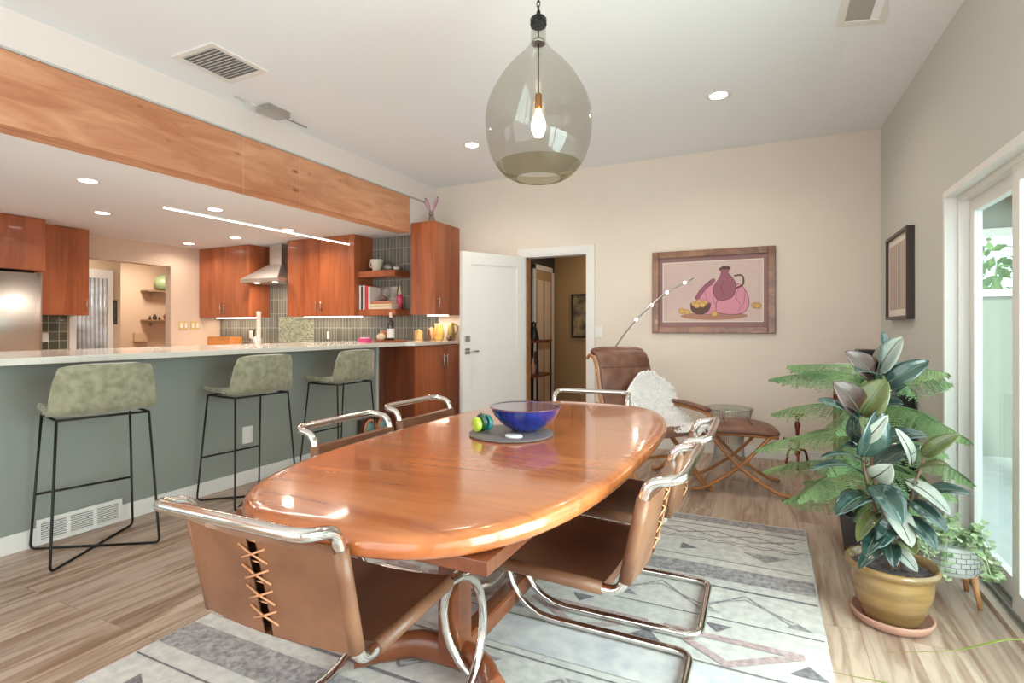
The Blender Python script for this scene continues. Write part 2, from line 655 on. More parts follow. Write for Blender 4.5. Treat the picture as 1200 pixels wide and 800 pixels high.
# baseboards
struct(MB().span((XB, YF, 0), (XB + .014, 4.33, .10), WHITE, .004).build('baseboard_bar'))
b = MB()
b.span((-3.25, YB - .014, 0), (DX0 - .08, YB, .10), WHITE, .004)
b.span((DX1 + .08, YB - .014, 0), (XR, YB, .10), WHITE, .004)
struct(b.build('baseboard_back'))
struct(MB().span((XR - .014, SY1 + .05, 0), (XR, YB, .10), WHITE, .004).build('baseboard_right'))

# backsplash tile
struct(MB().span((XK, YB - .012, .9), (-3.58, YB, 2.35), TILE).build('trim_backsplash'))
struct(MB().span((-6.28, YB - .017, 1.0), (-5.62, YB - .012, 1.352), TILEREFL).build('trim_reflection'))  # added panel: reflections of tiles and jars drawn as a brick pattern
struct(MB().span((XK, 2.95, .9), (XK + .012, 3.44, 1.36), TILEF).build('trim_tile_fridge'))
struct(MB().span((XK, 3.46, 0), (XK + .02, 3.53, 2.10), WHITE).build('trim_3'))

# doorway casing (back wall)
b = MB()
b.span((DX0 - .075, YB - .018, 0), (DX0, YB, DZ + .075), WHITE, .004)
b.span((DX1, YB - .018, 0), (DX1 + .075, YB, DZ + .075), WHITE, .004)
b.span((DX0 + .0003, YB - .018, DZ), (DX1 - .0003, YB, DZ + .075), WHITE)
b.span((DX0, YB - .01, 0), (DX0 + .018, YB + .13, DZ - .0003), WHITE)
b.span((DX1 - .018, YB - .01, 0), (DX1, YB + .13, DZ - .0003), WHITE)
b.span((DX0 + .018, YB - .0095, DZ - .018), (DX1 - .018, YB + .13, DZ), WHITE)
struct(b.build('trim_doorway'))
# thin wood edge strip of the jamb
struct(MB().span((DX0 + .018, YB + .02, 0), (DX0 + .03, YB + .10, DZ - .02), BENT).build('trim_jamb'))

# open door leaf
hinge = Vector((DX0 + .01, YB - .025, 0))
tip = Vector((-2.85, 4.665, 0))
dv = tip - hinge
ang = math.atan2(dv.y, dv.x)
L = .81
dr = struct(empty('door_1', hinge, ang))
b = MB()
b.span((0, -.018, .012), (L, .018, 1.985), WHITE, .002)
for (a0, a1, h0, h1) in ((0, .115, .012, 1.985), (L - .115, L, .012, 1.985), (.115, L - .115, 1.86, 1.985), (.115, L - .115, .012, .2)):
    b.span((a0, .018, h0), (a1, .025, h1), WHITE, .002)
    b.span((a0, -.025, h0), (a1, -.018, h1), WHITE, .002)
b.build('door_leaf', None, dr)
for sgn in (1, -1):
    b = MB()
    b.span((L - .09, sgn * .025, .93), (L - .03, sgn * .034, .99), NICKEL, .002)
    b.tube([(L - .06, sgn * .03, .96), (L - .06, sgn * .07, .96), (L - .17, sgn * .07, .96)], .009, 8, m=NICKEL)
    tag(b.build('door_handle', None, dr), 'square satin metal lever handle')
b = MB()
b.span((L - .09, .025, 1.06), (L - .03, .04, 1.12), NICKEL, .003)
b.span((L - .09, -.04, 1.06), (L - .03, -.025, 1.12), NICKEL, .003)
tag(b.build('deadbolt', None, dr), 'square satin metal deadbolt plate')

# ---------------------------------------- hall behind the doorway
HY = 7.26
struct(MB().span((-3.6, HY, 0), (-.4, HY + .1, 2.6), TANW).build('wall_hall'))
struct(MB().span((-.5, YB + .12, 0), (-.4, HY, 2.6), TANW).build('wall_hall_right'))
# dark wall running away on the left, with a white cased door
a0 = Vector((-2.75, YB + .12, 0)); a1 = Vector((-2.62, HY, 0))
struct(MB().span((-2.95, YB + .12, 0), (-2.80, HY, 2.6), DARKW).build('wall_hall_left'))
b = MB()
HD0, HD1 = 6.52, 7.12
b.span((-2.80, HD0 - .07, 0), (-2.775, HD0, 2.05), WHITE, .003)
b.span((-2.80, HD1, 0), (-2.775, HD1 + .07, 2.05), WHITE, .003)
b.span((-2.80, HD0 - .07, 1.98), (-2.775, HD1 + .07, 2.05), WHITE, .003)
struct(b.build('trim_hall_door'))
dd = struct(empty('door_2', (-2.80, HD0, 0)))
b = MB()
b.span((0, 0, .01), (.012, .6, 1.98), TANW)
for y0_, y1_ in ((.07, .27), (.33, .53)):
    for z0_, z1_ in ((.15, .9), (1.0, 1.85)):
        b.span((.012, y0_, z0_), (.018, y1_, z1_), CREAM, .003)
b.build('door_leaf', None, dd)
struct(MB().span((-3.6, HY - .014, 0), (-.4, HY, .12), WHITE).build('baseboard_hall'))
struct(MB().span((-3.6, YB + .12, 2.45), (-.4, HY, 2.55), CEIL).build('ceiling_hall'))
area('hall_lamp_light', (-1.8, 6.7, 2.42), (0, 0, 0), .35, .35, 5.5, (1, .80, .56))

# ---------------------------------------- room beyond the kitchen opening
struct(MB().span((-9.9, 4.4, 0), (-9.8, 6.5, 2.5), CREAM).build('wall_pantry_far'))
struct(MB().span((-9.8, 6.4, 0), (XK, 6.5, 2.5), CREAM).build('wall_pantry_back'))
struct(MB().span((XK - .1, YB, 0), (XK, 6.4, 2.5), CREAM).build('wall_pantry_right'))
struct(MB().span((-9.9, 2.1, 2.4), (XK - .12, 6.5, 2.5), CEIL).build('ceiling_pantry'))
b = MB()
PSW = mat('pantry_side_paint', rgb(200, 178, 152), .85)
b.span((-8.42, 2.1, 0), (-8.3, 4.43, 2.4), PSW)
b.span((-9.8, 4.33, 0), (-8.42, 4.43, 2.4), PSW)
b.span((-8.3, 2.1, 0), (XK - .12, 2.2, 2.4), PSW)
struct(b.build('wall_pantry_side'))
# glazed door on the partition
gd = struct(empty('door_3', (-8.3, 3.72, 0)))
b = MB()
for (p, q, h0, h1) in ((0, .07, 0, 2.0), (.53, .60, 0, 2.0), (.07, .53, 1.88, 2.0), (.07, .53, 0, .25)):
    b.span((0, p, h0), (.03, q, h1), WHITE, .004)
b.build('door_frame', None, gd)
FROST = mat('reeded_glass', rgb(206, 216, 226), .25, col2=rgb(168, 168, 166), noise_scale=3, stretch=(1, 1, 1.5), coat=.5)
b = MB()
for k in range(9):
    b.tube([(.012, .095 + k * .051, .25), (.012, .095 + k * .051, 1.88)], .0255, 8, m=FROST)
b.build('pane', None, gd)
area('pantry_lamp_light', (-9.0, 5.3, 2.38), (0, 0, 0), .3, .3, 20, (1, .84, .66))
area('passage_lamp_light', (-7.95, 3.6, 2.38), (0, 0, 0), .25, .25, 7, (1, .9, .8))

# ============================================================ SLIDING DOOR AND OUTSIDE
sd = struct(empty('window_1', (XR, 0, 0)))
b = MB()
D0 = .135   # depth of the frame
b.span((-.006, SY1 - .03, .0), (.05, SY1, SZ), WHITE, .003)
b.span((.05, SY1 - .05, .0), (D0, SY1, SZ), WHITE, .003)
b.span((-.006, SY0 + .04, SZ - .035), (.05, SY1 - .0303, SZ), WHITE)
b.span((.05, SY0 + .04, SZ - .062), (D0, SY1 - .0503, SZ), WHITE)
b.span((-.006, SY0, 0), (D0, SY0 + .04, SZ), WHITE, .003)
b.build('frame', None, sd)
b = MB()
b.span((.0, SY0, .0), (.03, SY1, .022), mat('sill_wood', rgb(196, 176, 158), .5, noise_amt=.1), .003)
b.span((.03, SY0, .0), (D0, SY1, .012), mat('track_metal', rgb(156, 150, 144), .5), .0)  # grey metal bed of the door track
b.span((.052, SY0, .012), (.060, SY1, .03), NICKEL)
b.span((.092, SY0, .012), (.100, SY1, .03), NICKEL)
b.build('sill', None, sd)


def sash(name, x, y0, y1, label):
    f = MB()
    w = .07
    for (p, q, h0, h1) in ((y0, y0 + w, .03, SZ - .06), (y1 - w, y1, .03, SZ - .06), (y0 + w + .0002, y1 - w - .0002, .03, .12), (y0 + w + .0002, y1 - w - .0002, SZ - .13, SZ - .06)):
        f.span((x - .017, p, h0), (x + .017, q, h1), WHITE)
    o = f.build(name, None, sd)
    g = MB().span((x - .004, y0 + w - .005, .115), (x + .004, y1 - w + .005, SZ - .125), GLASSC).build('pane', None, o)
    return o


sash('sash', .112, 2.84, 3.569, None)
sash('sash', .076, 1.0, 2.91, None)
sash('sash', .112, -1.15, 1.07, None)

PATIO = mat('patio_concrete', rgb(184, 190, 188), .8, noise_amt=.12, noise_scale=6)
struct(MB().span((XR + .14, -3, -.12), (9, 9, -.03), PATIO).build('patio_ground'))
OUTW = mat('outdoor_sage_wall', rgb(146, 152, 142), .85)
b = MB()
b.span((1.0, 6.6, -.03), (9, 6.75, 1.5), OUTW)
b.span((1.0, 6.6, 1.5), (1.66, 6.75, 2.15), OUTW)
b.span((2.75, 6.6, 1.5), (9, 6.75, 2.15), OUTW)
b.span((1.0, 6.6, 2.15), (9, 6.75, 2.5), OUTW)
struct(b.build('wall_patio'))
pw = struct(empty('window_2', (1.66, 6.6, 1.5)))
b = MB()
for (p, q, h0, h1) in ((0, .07, 0, .65), (1.02, 1.09, 0, .65), (.07, 1.02, 0, .07), (.07, 1.02, .58, .65)):
    b.span((p, -.03, h0), (q, .05, h1), WHITE, .004)
b.build('frame', None, pw)
MB().span((.07, .0, .07), (1.02, .008, .58), GLASSC).build('pane', None, pw)
b = MB()
EAVE = wood('eave_boards', rgb(120, 84, 60), rgb(168, 126, 94), (1, 10, 10), 2, .7)
b.span((XR + .14, 5.9, 2.42), (9, 6.75, 2.5), EAVE)
for k in range(9):
    b.span((1.3 + k * .8, 5.9, 2.32), (1.38 + k * .8, 6.6, 2.42), EAVE)
struct(b.build('patio_roof'))
# trees behind the patio wall
LF = mat('tree_leaves', rgb(120, 146, 60), .7, col2=rgb(62, 92, 40), noise_scale=4)
for k, (x, y, r_, lb) in enumerate(((1.9, 9.0, 1.1, 'leafy green tree crown seen through the small patio window, left'),
                                    (4.6, 9.3, 1.5, 'leafy green tree beyond the patio wall, right'))):
    t = empty('tree', (x, y, -.05))
    tag(t, lb, 'tree')
    MB().tube([(0, 0, -.1), (.05, 0, .8), (0, .05, 1.7)], [.1, .08, .05], 8).build('trunk', BARK, t)
    b = MB()
    rnd = random.Random(k)
    for i in range(900):
        v = Vector((rnd.gauss(0, 1), rnd.gauss(0, 1), rnd.gauss(0, 1))).normalized() * r_ * rnd.uniform(.55, 1)
        v.z = v.z * .9 + 1.9
        q = Matrix.Rotation(rnd.uniform(0, 6.28), 3, Vector((rnd.random(), rnd.random(), rnd.random() + .01)).normalized())
        s_ = rnd.uniform(.06, .12)
        b.poly([v + q @ Vector(c) * s_ for c in ((-1, 0, 0), (0, -.5, .1), (1, 0, 0), (0, .5, .1))])
    b.build('foliage', LF, t)
# white plastic garden chair outside
gc = empty('garden_chair', (2.15, 5.35, -.03), R(200))
tag(gc, 'white garden chair on the patio outside the sliding door', 'chair')
GW = mat('white_garden_paint', rgb(236, 242, 242), .5)
MB().grid(lambda u, v: (-.24 + .48 * u, -.22 + .44 * v, .43 + .01 * math.sin(u * PI)), 8, 8).build('seat', GW, gc, solid=.02)
MB().grid(lambda u, v: ((-.24 + .48 * u) * (1 - .15 * v), .22 + .12 * v - .05 * (1 - (2 * u - 1) ** 2) * -1, .43 + .48 * v), 8, 8).build('backrest', GW, gc, solid=.02)
for sx in (-1, 1):
    for sy in (-1, 1):
        MB().tube([(sx * .22, sy * .20, .43), (sx * .25, sy * .24, 0)], .017, 8).build('leg', GW, gc)

# ============================================================ BEAM, LIGHTS AND VENTS
beam = MB().span((XB - .165, YF, 2.268), (XB + .012, 4.89, 2.664), BEAM, .004).build('ceiling_beam')
tag(beam, 'long exposed knotty wooden beam above the breakfast bar', 'beam')


def downlight(x, y, z, label, power, col, on=1, r_=.072):
    t = empty('recessed_light', (x, y, z))
    tag(t, label, 'ceiling light', 'recessed lights')
    MB().lathe([(r_ - .012, -.001), (r_, -.004), (r_ + .014, -.002), (r_ + .015, .0)], n=28, cap=False).build('trim_ring', WHITE, t)
    MB().lathe([(.0001, -.002), (r_ - .012, -.002)], n=28, cap=False).build('lens', LAMPON, t)
    l = area('recessed_light_lamp', (x, y, z - .012), (0, 0, 0), r_ * 1.6, 0, power, col, 'DISK', 150)
    return t


WARM = (1, .86, .72)
downlight(-.325, 4.15, HC, 'round recessed ceiling light to the right of the glass pendant', 7, WARM)
downlight(-2.47, 4.29, HC, 'round recessed ceiling light just left of the glass pendant', 7, WARM)
for (x, y, lb) in ((-4.82, 2.336, 'kitchen recessed light nearest the wooden beam, above the first stool'),
                   (-6.04, 3.057, 'kitchen recessed light second from the fridge side, smaller-looking'),
                   (-4.875, 3.445, 'kitchen recessed light just above the left part of the glowing line pendant'),
                   (-7.17, 4.68, 'kitchen recessed light farthest back, near the opening to the next room'),
                   (-6.16, 4.63, 'kitchen recessed light just below the middle of the line pendant'),
                   (-5.12, 4.54, 'kitchen recessed light almost touching the line pendant, before the tall cabinets')):
    downlight(x, y, HK, lb, 4 if x < -7 else 9, WARM)

# line pendant
lp = empty('line_pendant', (-3.45, 2.92, 1.962))
tag(lp, 'thin glowing horizontal line pendant hanging over the bar', 'pendant light')
b = MB()
b.span((-.006, -.83, .0), (.006, .83, .009), WHITE)
b.build('bar', None, lp)
MB().span((-.0055, -.83, -.006), (.0055, .83, 0.0), LEDON).build('diffuser', None, lp)
for s_ in (-1, 1):
    MB().tube([(0, s_ * .26, .012), (0, s_ * .26, HC - 1.962 - .03)], .0007, 4).build('wire', WHITEP, lp)
b = MB()
b.span((-.07, -.10, HC - 1.962 - .045), (.07, .10, HC - 1.962), NICKEL, .002)
b.build('canopy', None, lp)
MB().tube([(0, -.33, HC - 1.962 - .03), (0, .33, HC - 1.962 - .03)], .006, 8).build('arm', NICKEL, lp)
area('line_pendant_lamp', (-3.45, 2.92, 1.94), (0, 0, 0), .03, 1.6, 6, WARM)

# ceiling register (supply) and return grille
v1 = empty('ceiling_vent', (-3.15, 2.27, HC))
tag(v1, 'white louvred square air vent in the ceiling near the beam', 'vent')
b = MB()
for (a, c) in (((-.19, -.2), (.19, -.165)), ((-.19, .165), (.19, .2)), ((-.19, -.165), (-.155, .165)), ((.155, -.165), (.19, .165))):
    b.span((a[0], a[1], -.012), (c[0], c[1], 0), WHITE, .003)
b.build('frame', None, v1)
MB().span((-.155, -.165, -.003), (.155, .165, -.001), mat('vent_dark', rgb(140, 138, 136), .8)).build('backing', None, v1)
b = MB()
for k in range(13):
    b.box((0, -.155 + k * .026, -.008), (.31, .019, .002), (R(32), 'X'), WHITE)
b.build('louver', None, v1)
v2 = empty('ceiling_vent', (.595, 3.12, HC - .02), 0)
v2.location = (.46, 3.05, 2.885)
v2.rotation_euler = (0, R(8), 0)
tag(v2, 'grey-filtered return air grille in the ceiling at the top edge, right', 'vent')
b = MB()
for (a, c) in (((-.12, -.45), (-.08, .45)), ((.08, -.45), (.12, .45)), ((-.08, .40), (.08, .45)), ((-.08, -.45), (.08, -.40))):
    b.span((a[0], a[1], -.012), (c[0], c[1], 0.0), WHITE, .003)
b.build('frame', None, v2)
MB().span((-.08, -.40, -.006), (.08, .40, -.002), mat('filter_grey', rgb(176, 170, 164), .9)).build('backing', None, v2)

# glass pendant over the table
PX, PY = -.925, 2.2
gp = empty('glass_pendant', (PX, PY, 0))
tag(gp, 'big teardrop smoked glass pendant lamp hanging over the table', 'pendant light')
prof = [(.098, 1.868), (.108, 1.866), (.135, 1.876), (.170, 1.905), (.205, 1.955), (.229, 2.03), (.237, 2.12), (.228, 2.19), (.206, 2.246), (.162, 2.322), (.115, 2.38),
        (.066, 2.43), (.040, 2.465), (.034, 2.49), (.033, 2.55)]
pr_ = [(p.x, p.z) for p in catmull([(a, 0, c) for a, c in prof], 4)]
b = MB()
lo = [p for p in pr_ if p[1] <= 1.93]
hi = [p for p in pr_ if p[1] >= lo[-1][1]]
b.lathe(lo, n=56, m=SMOKEB, cap=False)
b.lathe(hi, n=56, m=SMOKE, cap=False)
b.build('glass_shade', None, gp)
b = MB()
b.lathe([(.034, 2.545), (.037, 2.552), (.037, 2.578), (.028, 2.588), (.008, 2.592), (.006, 2.61)], n=24, m=BLACKM)
b.build('cap', None, gp)
MB().lathe([(.032, 2.468), (.026, 2.485), (.006, 2.49)], n=20).build('collar', NICKEL, gp)
MB().tube([(0, 0, 2.59), (0, 0, 2.24)], .0035, 8).build('cord', BLACKM, gp)
MB().lathe([(.013, 2.175), (.016, 2.185), (.016, 2.24), (.006, 2.25)], n=16).build('socket', BRASS, gp)
MB().lathe([(.001, 2.05), (.018, 2.055), (.030, 2.08), (.033, 2.105), (.026, 2.135), (.014, 2.16), (.012, 2.178)], n=20).build('bulb', BULB, gp)
b = MB()
zc = 2.605
k = 0
while zc < HC - .02:
    pts = []
    for j in range(12):
        a = 2 * PI * j / 12
        q = Vector((.008 * math.cos(a), 0, .0135 * math.sin(a)))
        if k % 2:
            q = Vector((0, q.x, q.z))
        pts.append(q + Vector((0, 0, zc)))
    b.tube(pts, .0022, 6, closed=True, m=BLACKM)
    zc += .021
    k += 1
b.build('chain', None, gp)
MB().lathe([(.06, HC), (.06, HC - .02), (.01, HC - .035)], n=24).build('canopy', BLACKM, gp)
pl = bpy.data.lights.new('glass_pendant_bulb', 'POINT')
pl.energy = 7
pl.color = (1, .72, .45)
pl.shadow_soft_size = .035
plo = bpy.data.objects.new('glass_pendant_bulb', pl)
plo.location = (PX, PY, 2.0)
COL.objects.link(plo)

# ============================================================ KITCHEN
def bar_handle(parent, pos, length=.13, vertical=True, out=(1, 0, 0)):
    o = Vector(out)
    v = Vector((0, 0, 1)) if vertical else Vector((0, 1, 0))
    p = Vector(pos)
    b = MB()
    b.tube([p + v * length / 2 + o * .03, p - v * length / 2 + o * .03], .006, 8, m=NICKEL)
    for s in (-1, 1):
        b.tube([p + v * s * length * .36, p + v * s * length * .36 + o * .03], .004, 6, m=NICKEL)
    return b.build('handle', None, parent)


def wall_cabinet(label, x0, x1, y0, y1, z0, z1, doors, face, mt=None, cat='cabinet', name='wall_cabinet'):
    """face: '-y' or '+x'; doors: list of (from, to, handle position or None) along the face"""
    t = empty(name, ((x0 + x1) / 2, (y0 + y1) / 2, z0))
    tag(t, label, cat)
    cx, cy = (x0 + x1) / 2, (y0 + y1) / 2
    mt = mt or CHERRY
    b = MB()
    if face == '-y':
        b.span((x0 - cx, y0 + .02 - cy, 0), (x1 - cx, y1 - cy, z1 - z0), CHERRY, .0015)
    else:
        b.span((x0 - cx, y0 - cy, 0), (x1 - .02 - cx, y1 - cy, z1 - z0), CHERRY, .0015)
    b.build('body', None, t)
    for (a, c, hp, hz) in doors:
        g = .0018
        b = MB()
        if face == '-y':
            b.span((a + g - cx, y0 - cy, g), (c - g - cx, y0 + .0195 - cy, z1 - z0 - g), CHERRY, .002)
            d = b.build('door', None, t)
            if hp is not None:
                bar_handle(d, (hp - cx, y0 - cy, hz), .13, True, (0, -1, 0))
        else:
            b.span((x1 - .0195 - cx, a + g - cy, g), (x1 - cx, c - g - cy, z1 - z0 - g), CHERRY, .002)
            d = b.build('door', None, t)
            if hp is not None:
                bar_handle(d, (x1 - cx, hp - cy, hz), .13, True, (1, 0, 0))
    return t


CB = 1.348
wall_cabinet('cherry wall cabinet with two doors to the left of the range hood', -7.54, -6.47, 5.08, 5.415, CB, HK - .003,
             [(-7.54, -7.0, -7.04, .12), (-7.0, -6.47, -6.96, .12)], '-y')
wall_cabinet('cherry wall cabinet with two doors between the hood and the shelves', -5.74, -4.59, 5.08, 5.415, CB, HK - .003,
             [(-5.74, -5.165, -5.205, .12), (-5.165, -4.59, -5.125, .12)], '-y')
wall_cabinet('tall cherry wall cabinet beside the white door, carrying the rabbit figure', -3.61, -3.29, 4.905, 5.42, CB, 2.375,
             [(4.905, 5.42, 4.955, .13)], '+x')
wall_cabinet('cherry wall cabinet above the green tile, right of the fridge', XK + .013, -7.21, 2.985, 3.51, 1.345, HK - .003,
             [(2.985, 3.51, 3.47, .12)], '+x')
wall_cabinet('cherry cabinet built in above the refrigerator', XK + .002, -6.92, 2.0, 2.965, 1.80, HK - .003,
             [(2.0, 2.4825, None, 0), (2.4825, 2.965, None, 0)], '+x')

# end base cabinet beside the white door
t = empty('base_cabinet', (-3.52, 4.97, 0))
tag(t, 'bar-height cherry base cabinet next to the open white door', 'cabinet')
b = MB()
b.span((-.21, -.44, .08), (.21, .43, 1.01), CHERRY, .001)
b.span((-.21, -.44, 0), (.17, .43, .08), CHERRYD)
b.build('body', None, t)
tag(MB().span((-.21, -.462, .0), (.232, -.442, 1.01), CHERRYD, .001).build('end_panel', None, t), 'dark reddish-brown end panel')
for (a, c, hp) in ((-.44, .105, .07), (.107, .43, .14)):
    d = MB().span((.2105, a + .002, .09), (.2325, c - .002, 1.005), CHERRY, .002).build('door', None, t)
    bar_handle(d, (.2325, hp, .83), .15)

# range hood
t = empty('range_hood', (-6.11, 5.415, 1.75))
tag(t, 'stainless steel pyramid range hood between the cherry cabinets', 'range hood')
b = MB()
w0, d0, w1, d1 = .36, -.48, .125, -.22
z = [.06, .11, .32]
P0 = [(-w0, d0), (w0, d0), (w0, 0), (-w0, 0)]
P1 = [(-w1, d1), (w1, d1), (w1, 0), (-w1, 0)]
k = b.mi(STEEL)
V0 = [b.bm.verts.new((x, y, z[0])) for x, y in P0]
V1 = [b.bm.verts.new((x, y, z[1])) for x, y in P0]
V2 = [b.bm.verts.new((x, y, z[2])) for x, y in P1]
for A, B in ((V0, V1), (V1, V2)):
    for i in range(4):
        b.bm.faces.new((A[i], A[(i + 1) % 4], B[(i + 1) % 4], B[i]))
b.bm.faces.new(V0[::-1])
b.bm.faces.new(V2)
b.build('canopy', None, t)
MB().span((-w1 + .01, d1 + .01, .32), (w1 - .01, 0, .60), STEEL, .002).build('chimney', None, t)
for sx in (-.17, .17):
    MB().lathe([(.0001, .058), (.03, .058), (.03, .06)], (sx, -.36, 0), 16).build('lamp', LAMPON, t)
area('range_hood_lamp', (-6.11, 5.05, 1.79), (0, 0, 0), .35, .08, 5, WARM)

# under-cabinet light strips (real fittings)
for (x, w_, y, lb) in ((-7.0, .9, 5.30, 'slim light strip under the cabinet left of the hood'),
                       (-5.165, 1.0, 5.30, 'slim light strip under the cabinet right of the hood'),
                       (-3.45, .28, 5.2, 'slim light strip under the tall cabinet by the door')):
    o = MB().span((x - w_ / 2, y - .012, CB - .012), (x + w_ / 2, y + .012, CB - .001), LEDON).build('light_strip')
    tag(o, lb, 'light')
    area('light_strip_lamp', (x, y, CB - .02), (0, 0, 0), w_, .03, 2.2, (1, .82, .62))

# floating shelves
for (z0_, z1_, lb) in ((1.352, 1.425, 'lower floating cherry shelf holding the books'), (1.822, 1.895, 'upper floating cherry shelf with the pale jug')):
    tag(MB().span((-4.588, 5.13, z0_), (-4.01, 5.417, z1_), CHERRY, .002).build('wall_shelf'), lb, 'shelf')

# base cabinets and worktop along the back of the kitchen, mostly hidden behind the bar
t = empty('kitchen_base_unit', (-6.0, 5.1, 0))
tag(t, 'low run of cherry base cabinets under the tiled kitchen wall', 'cabinet')
b = MB().span((-1.54, -.28, .08), (1.5, .315, .875), CHERRY, .001)
b.build('body', None, t)
for k in range(6):
    a = -1.53 + k * .505
    d = MB().span((a + .003, -.302, .09), (a + .5, -.282, .87), CHERRY, .002).build('door', None, t)
    bar_handle(d, (a + .44, -.302, .75), .13, True, (0, -1, 0))
tag(MB().span((XK + .005, 4.78, .876), (-4.36, 5.415, .914), QUARTZ, .003).build('worktop'), 'pale worktop along the tiled kitchen back wall', 'worktop')

# bar top: one continuous slab
outl = [(-4.37, YF + .05), (-3.352, YF + .05), (-3.352, 4.46), (-3.262, 4.50), (-3.262, 5.412), (-4.02, 5.412), (-4.20, 5.0), (-4.37, 4.6)]
o = MB().prism(outl, 1.014, 1.050, QUARTZ).build('bar_worktop')
md = o.modifiers.new('edge', 'BEVEL')
md.width = .003
md.segments = 2
md.limit_method = 'ANGLE'
tag(o, 'long pale quartz breakfast bar worktop on the sage half wall', 'worktop')

# fridge
t = empty('refrigerator', (-7.2, 2.50, 0))
tag(t, 'stainless steel refrigerator below the left-hand cherry cabinet', 'refrigerator')
MB().span((-.34, -.45, .03), (.22, .45, 1.775), mat('fridge_side_grey', rgb(90, 90, 90), .5), .004).build('body', None, t)
for (a, c, hs) in ((-.45, -.002, -.05), (.002, .45, .05)):
    def fr(u, v, a=a, c=c):
        y = a + (c - a) * u
        return (.225 + .045 * math.sin(PI * min(max(u, .0), 1)) ** .5 * .8 + .02, y, .75 + v * 1.02)
    o = MB().grid(fr, 18, 2, STEEL).build('door', None, t)
    md = o.modifiers.new('thickness', 'SOLIDIFY')
    md.thickness = .03
    md.offset = -1
    b = MB().tube([(.30, hs, .95), (.34, hs, 1.0), (.34, hs, 1.5), (.30, hs, 1.55)], .010, 8, m=STEEL)
    b.build('handle', None, o)
MB().span((.22, -.45, .08), (.275, .45, .735), STEEL, .01).build('freezer_drawer', None, t)


# plates, switches
def plate(name, loc, axis, w, h, label, cat, slots=1, m=None, kindm=None):
    t = empty(name, loc)
    tag(t, label, cat)
    b = MB()
    d = .008
    if axis == 'x':
        b.span((0, -w / 2, -h / 2), (d, w / 2, h / 2), m or WHITEP, .002)
    else:
        b.span((-w / 2, -d, -h / 2), (w / 2, 0, h / 2), m or WHITEP, .002)
    b.build('plate', None, t)
    for i in range(slots):
        c = (i - (slots - 1) / 2) * (w / slots)
        b = MB()
        ww, hh = w / slots * .5, h * .6
        if axis == 'x':
            b.span((d, c - ww / 2, -hh / 2), (d + .003, c + ww / 2, hh / 2), kindm or WHITE, .001)
        else:
            b.span((c - ww / 2, -d - .003, -hh / 2), (c + ww / 2, -d, hh / 2), kindm or WHITE, .001)
        b.build('rocker' if 'switch' in name else 'socket', None, t)
    return t


plate('light_switch', (-1.60, YB, 1.16), 'y', .09, .125, 'white switch plate on the wall just right of the doorway', 'light switch', 2)
plate('power_outlet', (XB + .001, 2.83, .375), 'x', .085, .13, 'white power outlet on the sage bar wall under the middle stool', 'power outlet', 1)
plate('light_switch', (XK + .013, 3.17, 1.09), 'x', .17, .11, 'three-gang white switch plate on the green tiles by the fridge', 'light switch', 3)
YEL = mat('brass_plate', rgb(214, 184, 120), .35)
plate('light_switch', (XK + .001, 4.85, 1.235), 'x', .13, .115, 'brass-toned switch plate right of the kitchen opening, left one', 'light switch', 2, YEL)
plate('light_switch', (XK + .001, 5.02, 1.235), 'x', .13, .115, 'brass-toned switch plate right of the kitchen opening, right one', 'light switch', 2, YEL)
plate('power_outlet', (-6.85, YB - .013, 1.10), 'y', .075, .115, 'pale outlet on the tiles under the cabinet left of the hood', 'power outlet', 1)
plate('power_outlet', (-5.35, YB - .013, 1.10), 'y', .04, .10, 'narrow pale outlet on the tiles under the cabinet right of the hood', 'power outlet', 1)

# low vent in the bar wall
t = empty('wall_vent', (XB + .014, 1.72, .07))
tag(t, 'white louvred floor-level vent in the bar wall behind the nearest stool', 'vent')
b = MB()
b.span((0, -.215, -.065), (.008, .215, -.045), WHITE, .002)
b.span((0, -.215, .055), (.008, .215, .075), WHITE, .002)
for y in (-.215, -.075, .058, .195):
    b.span((0, y, -.045), (.008, y + .02, .055), WHITE)
b.build('frame', None, t)
MB().span((0, -.2, -.05), (.001, .2, .06), mat('vent_dark2', rgb(80, 82, 84), .8)).build('backing', None, t)
b = MB()
for k in range(9):
    b.box((.004, 0, -.040 + k * .0115), (.006, .40, .0055), (R(25), 'Y'), WHITE)
b.build('louver', None, t)

# ============================================================ RUG
RX0, RX1, RY0, RY1 = -2.10, .20, .52, 3.58
t = empty('area_rug', (0, 0, 0))
b = MB()
b.span((RX0, RY0, .0005), (RX1, RY1, .0075), RUGB, .002)
ZR = [.0077]


def band(y0, y1, m, x0=RX0 + .006, x1=RX1 - .006):
    ZR[0] += .00002
    b.poly([(x0, y0, ZR[0]), (x1, y0, ZR[0]), (x1, y1, ZR[0]), (x0, y1, ZR[0])], m)


def tri(pts, m):
    ZR[0] += .00001
    b.poly([(x, y, ZR[0]) for x, y in pts], m)


def stroke(pts, w, m):
    ZR[0] += .00001
    for p, q in zip(pts, pts[1:]):
        ZR[0] += .00001
        p, q = Vector(p), Vector(q)
        d = (q - p).normalized() * w / 2
        n = Vector((-d.y, d.x))
        b.poly([(*(p - d * .5 + n), ZR[0]), (*(q + d * .5 + n), ZR[0]), (*(q + d * .5 - n), ZR[0]), (*(p - d * .5 - n), ZR[0])], m)


YC = 2.05
X0, X1 = RX0 + .03, RX1 - .03


def both(fn):
    for s in (1, -1):
        fn(s)


def zig(y, amp, per, w, m, s, ph=0):
    pts = []
    x = X0
    k = ph
    while x <= X1 + 1e-6:
        pts.append((x, YC + s * (y + (amp if k % 2 else -amp))))
        x += per / 2
        k += 1
    stroke(pts, w, m)


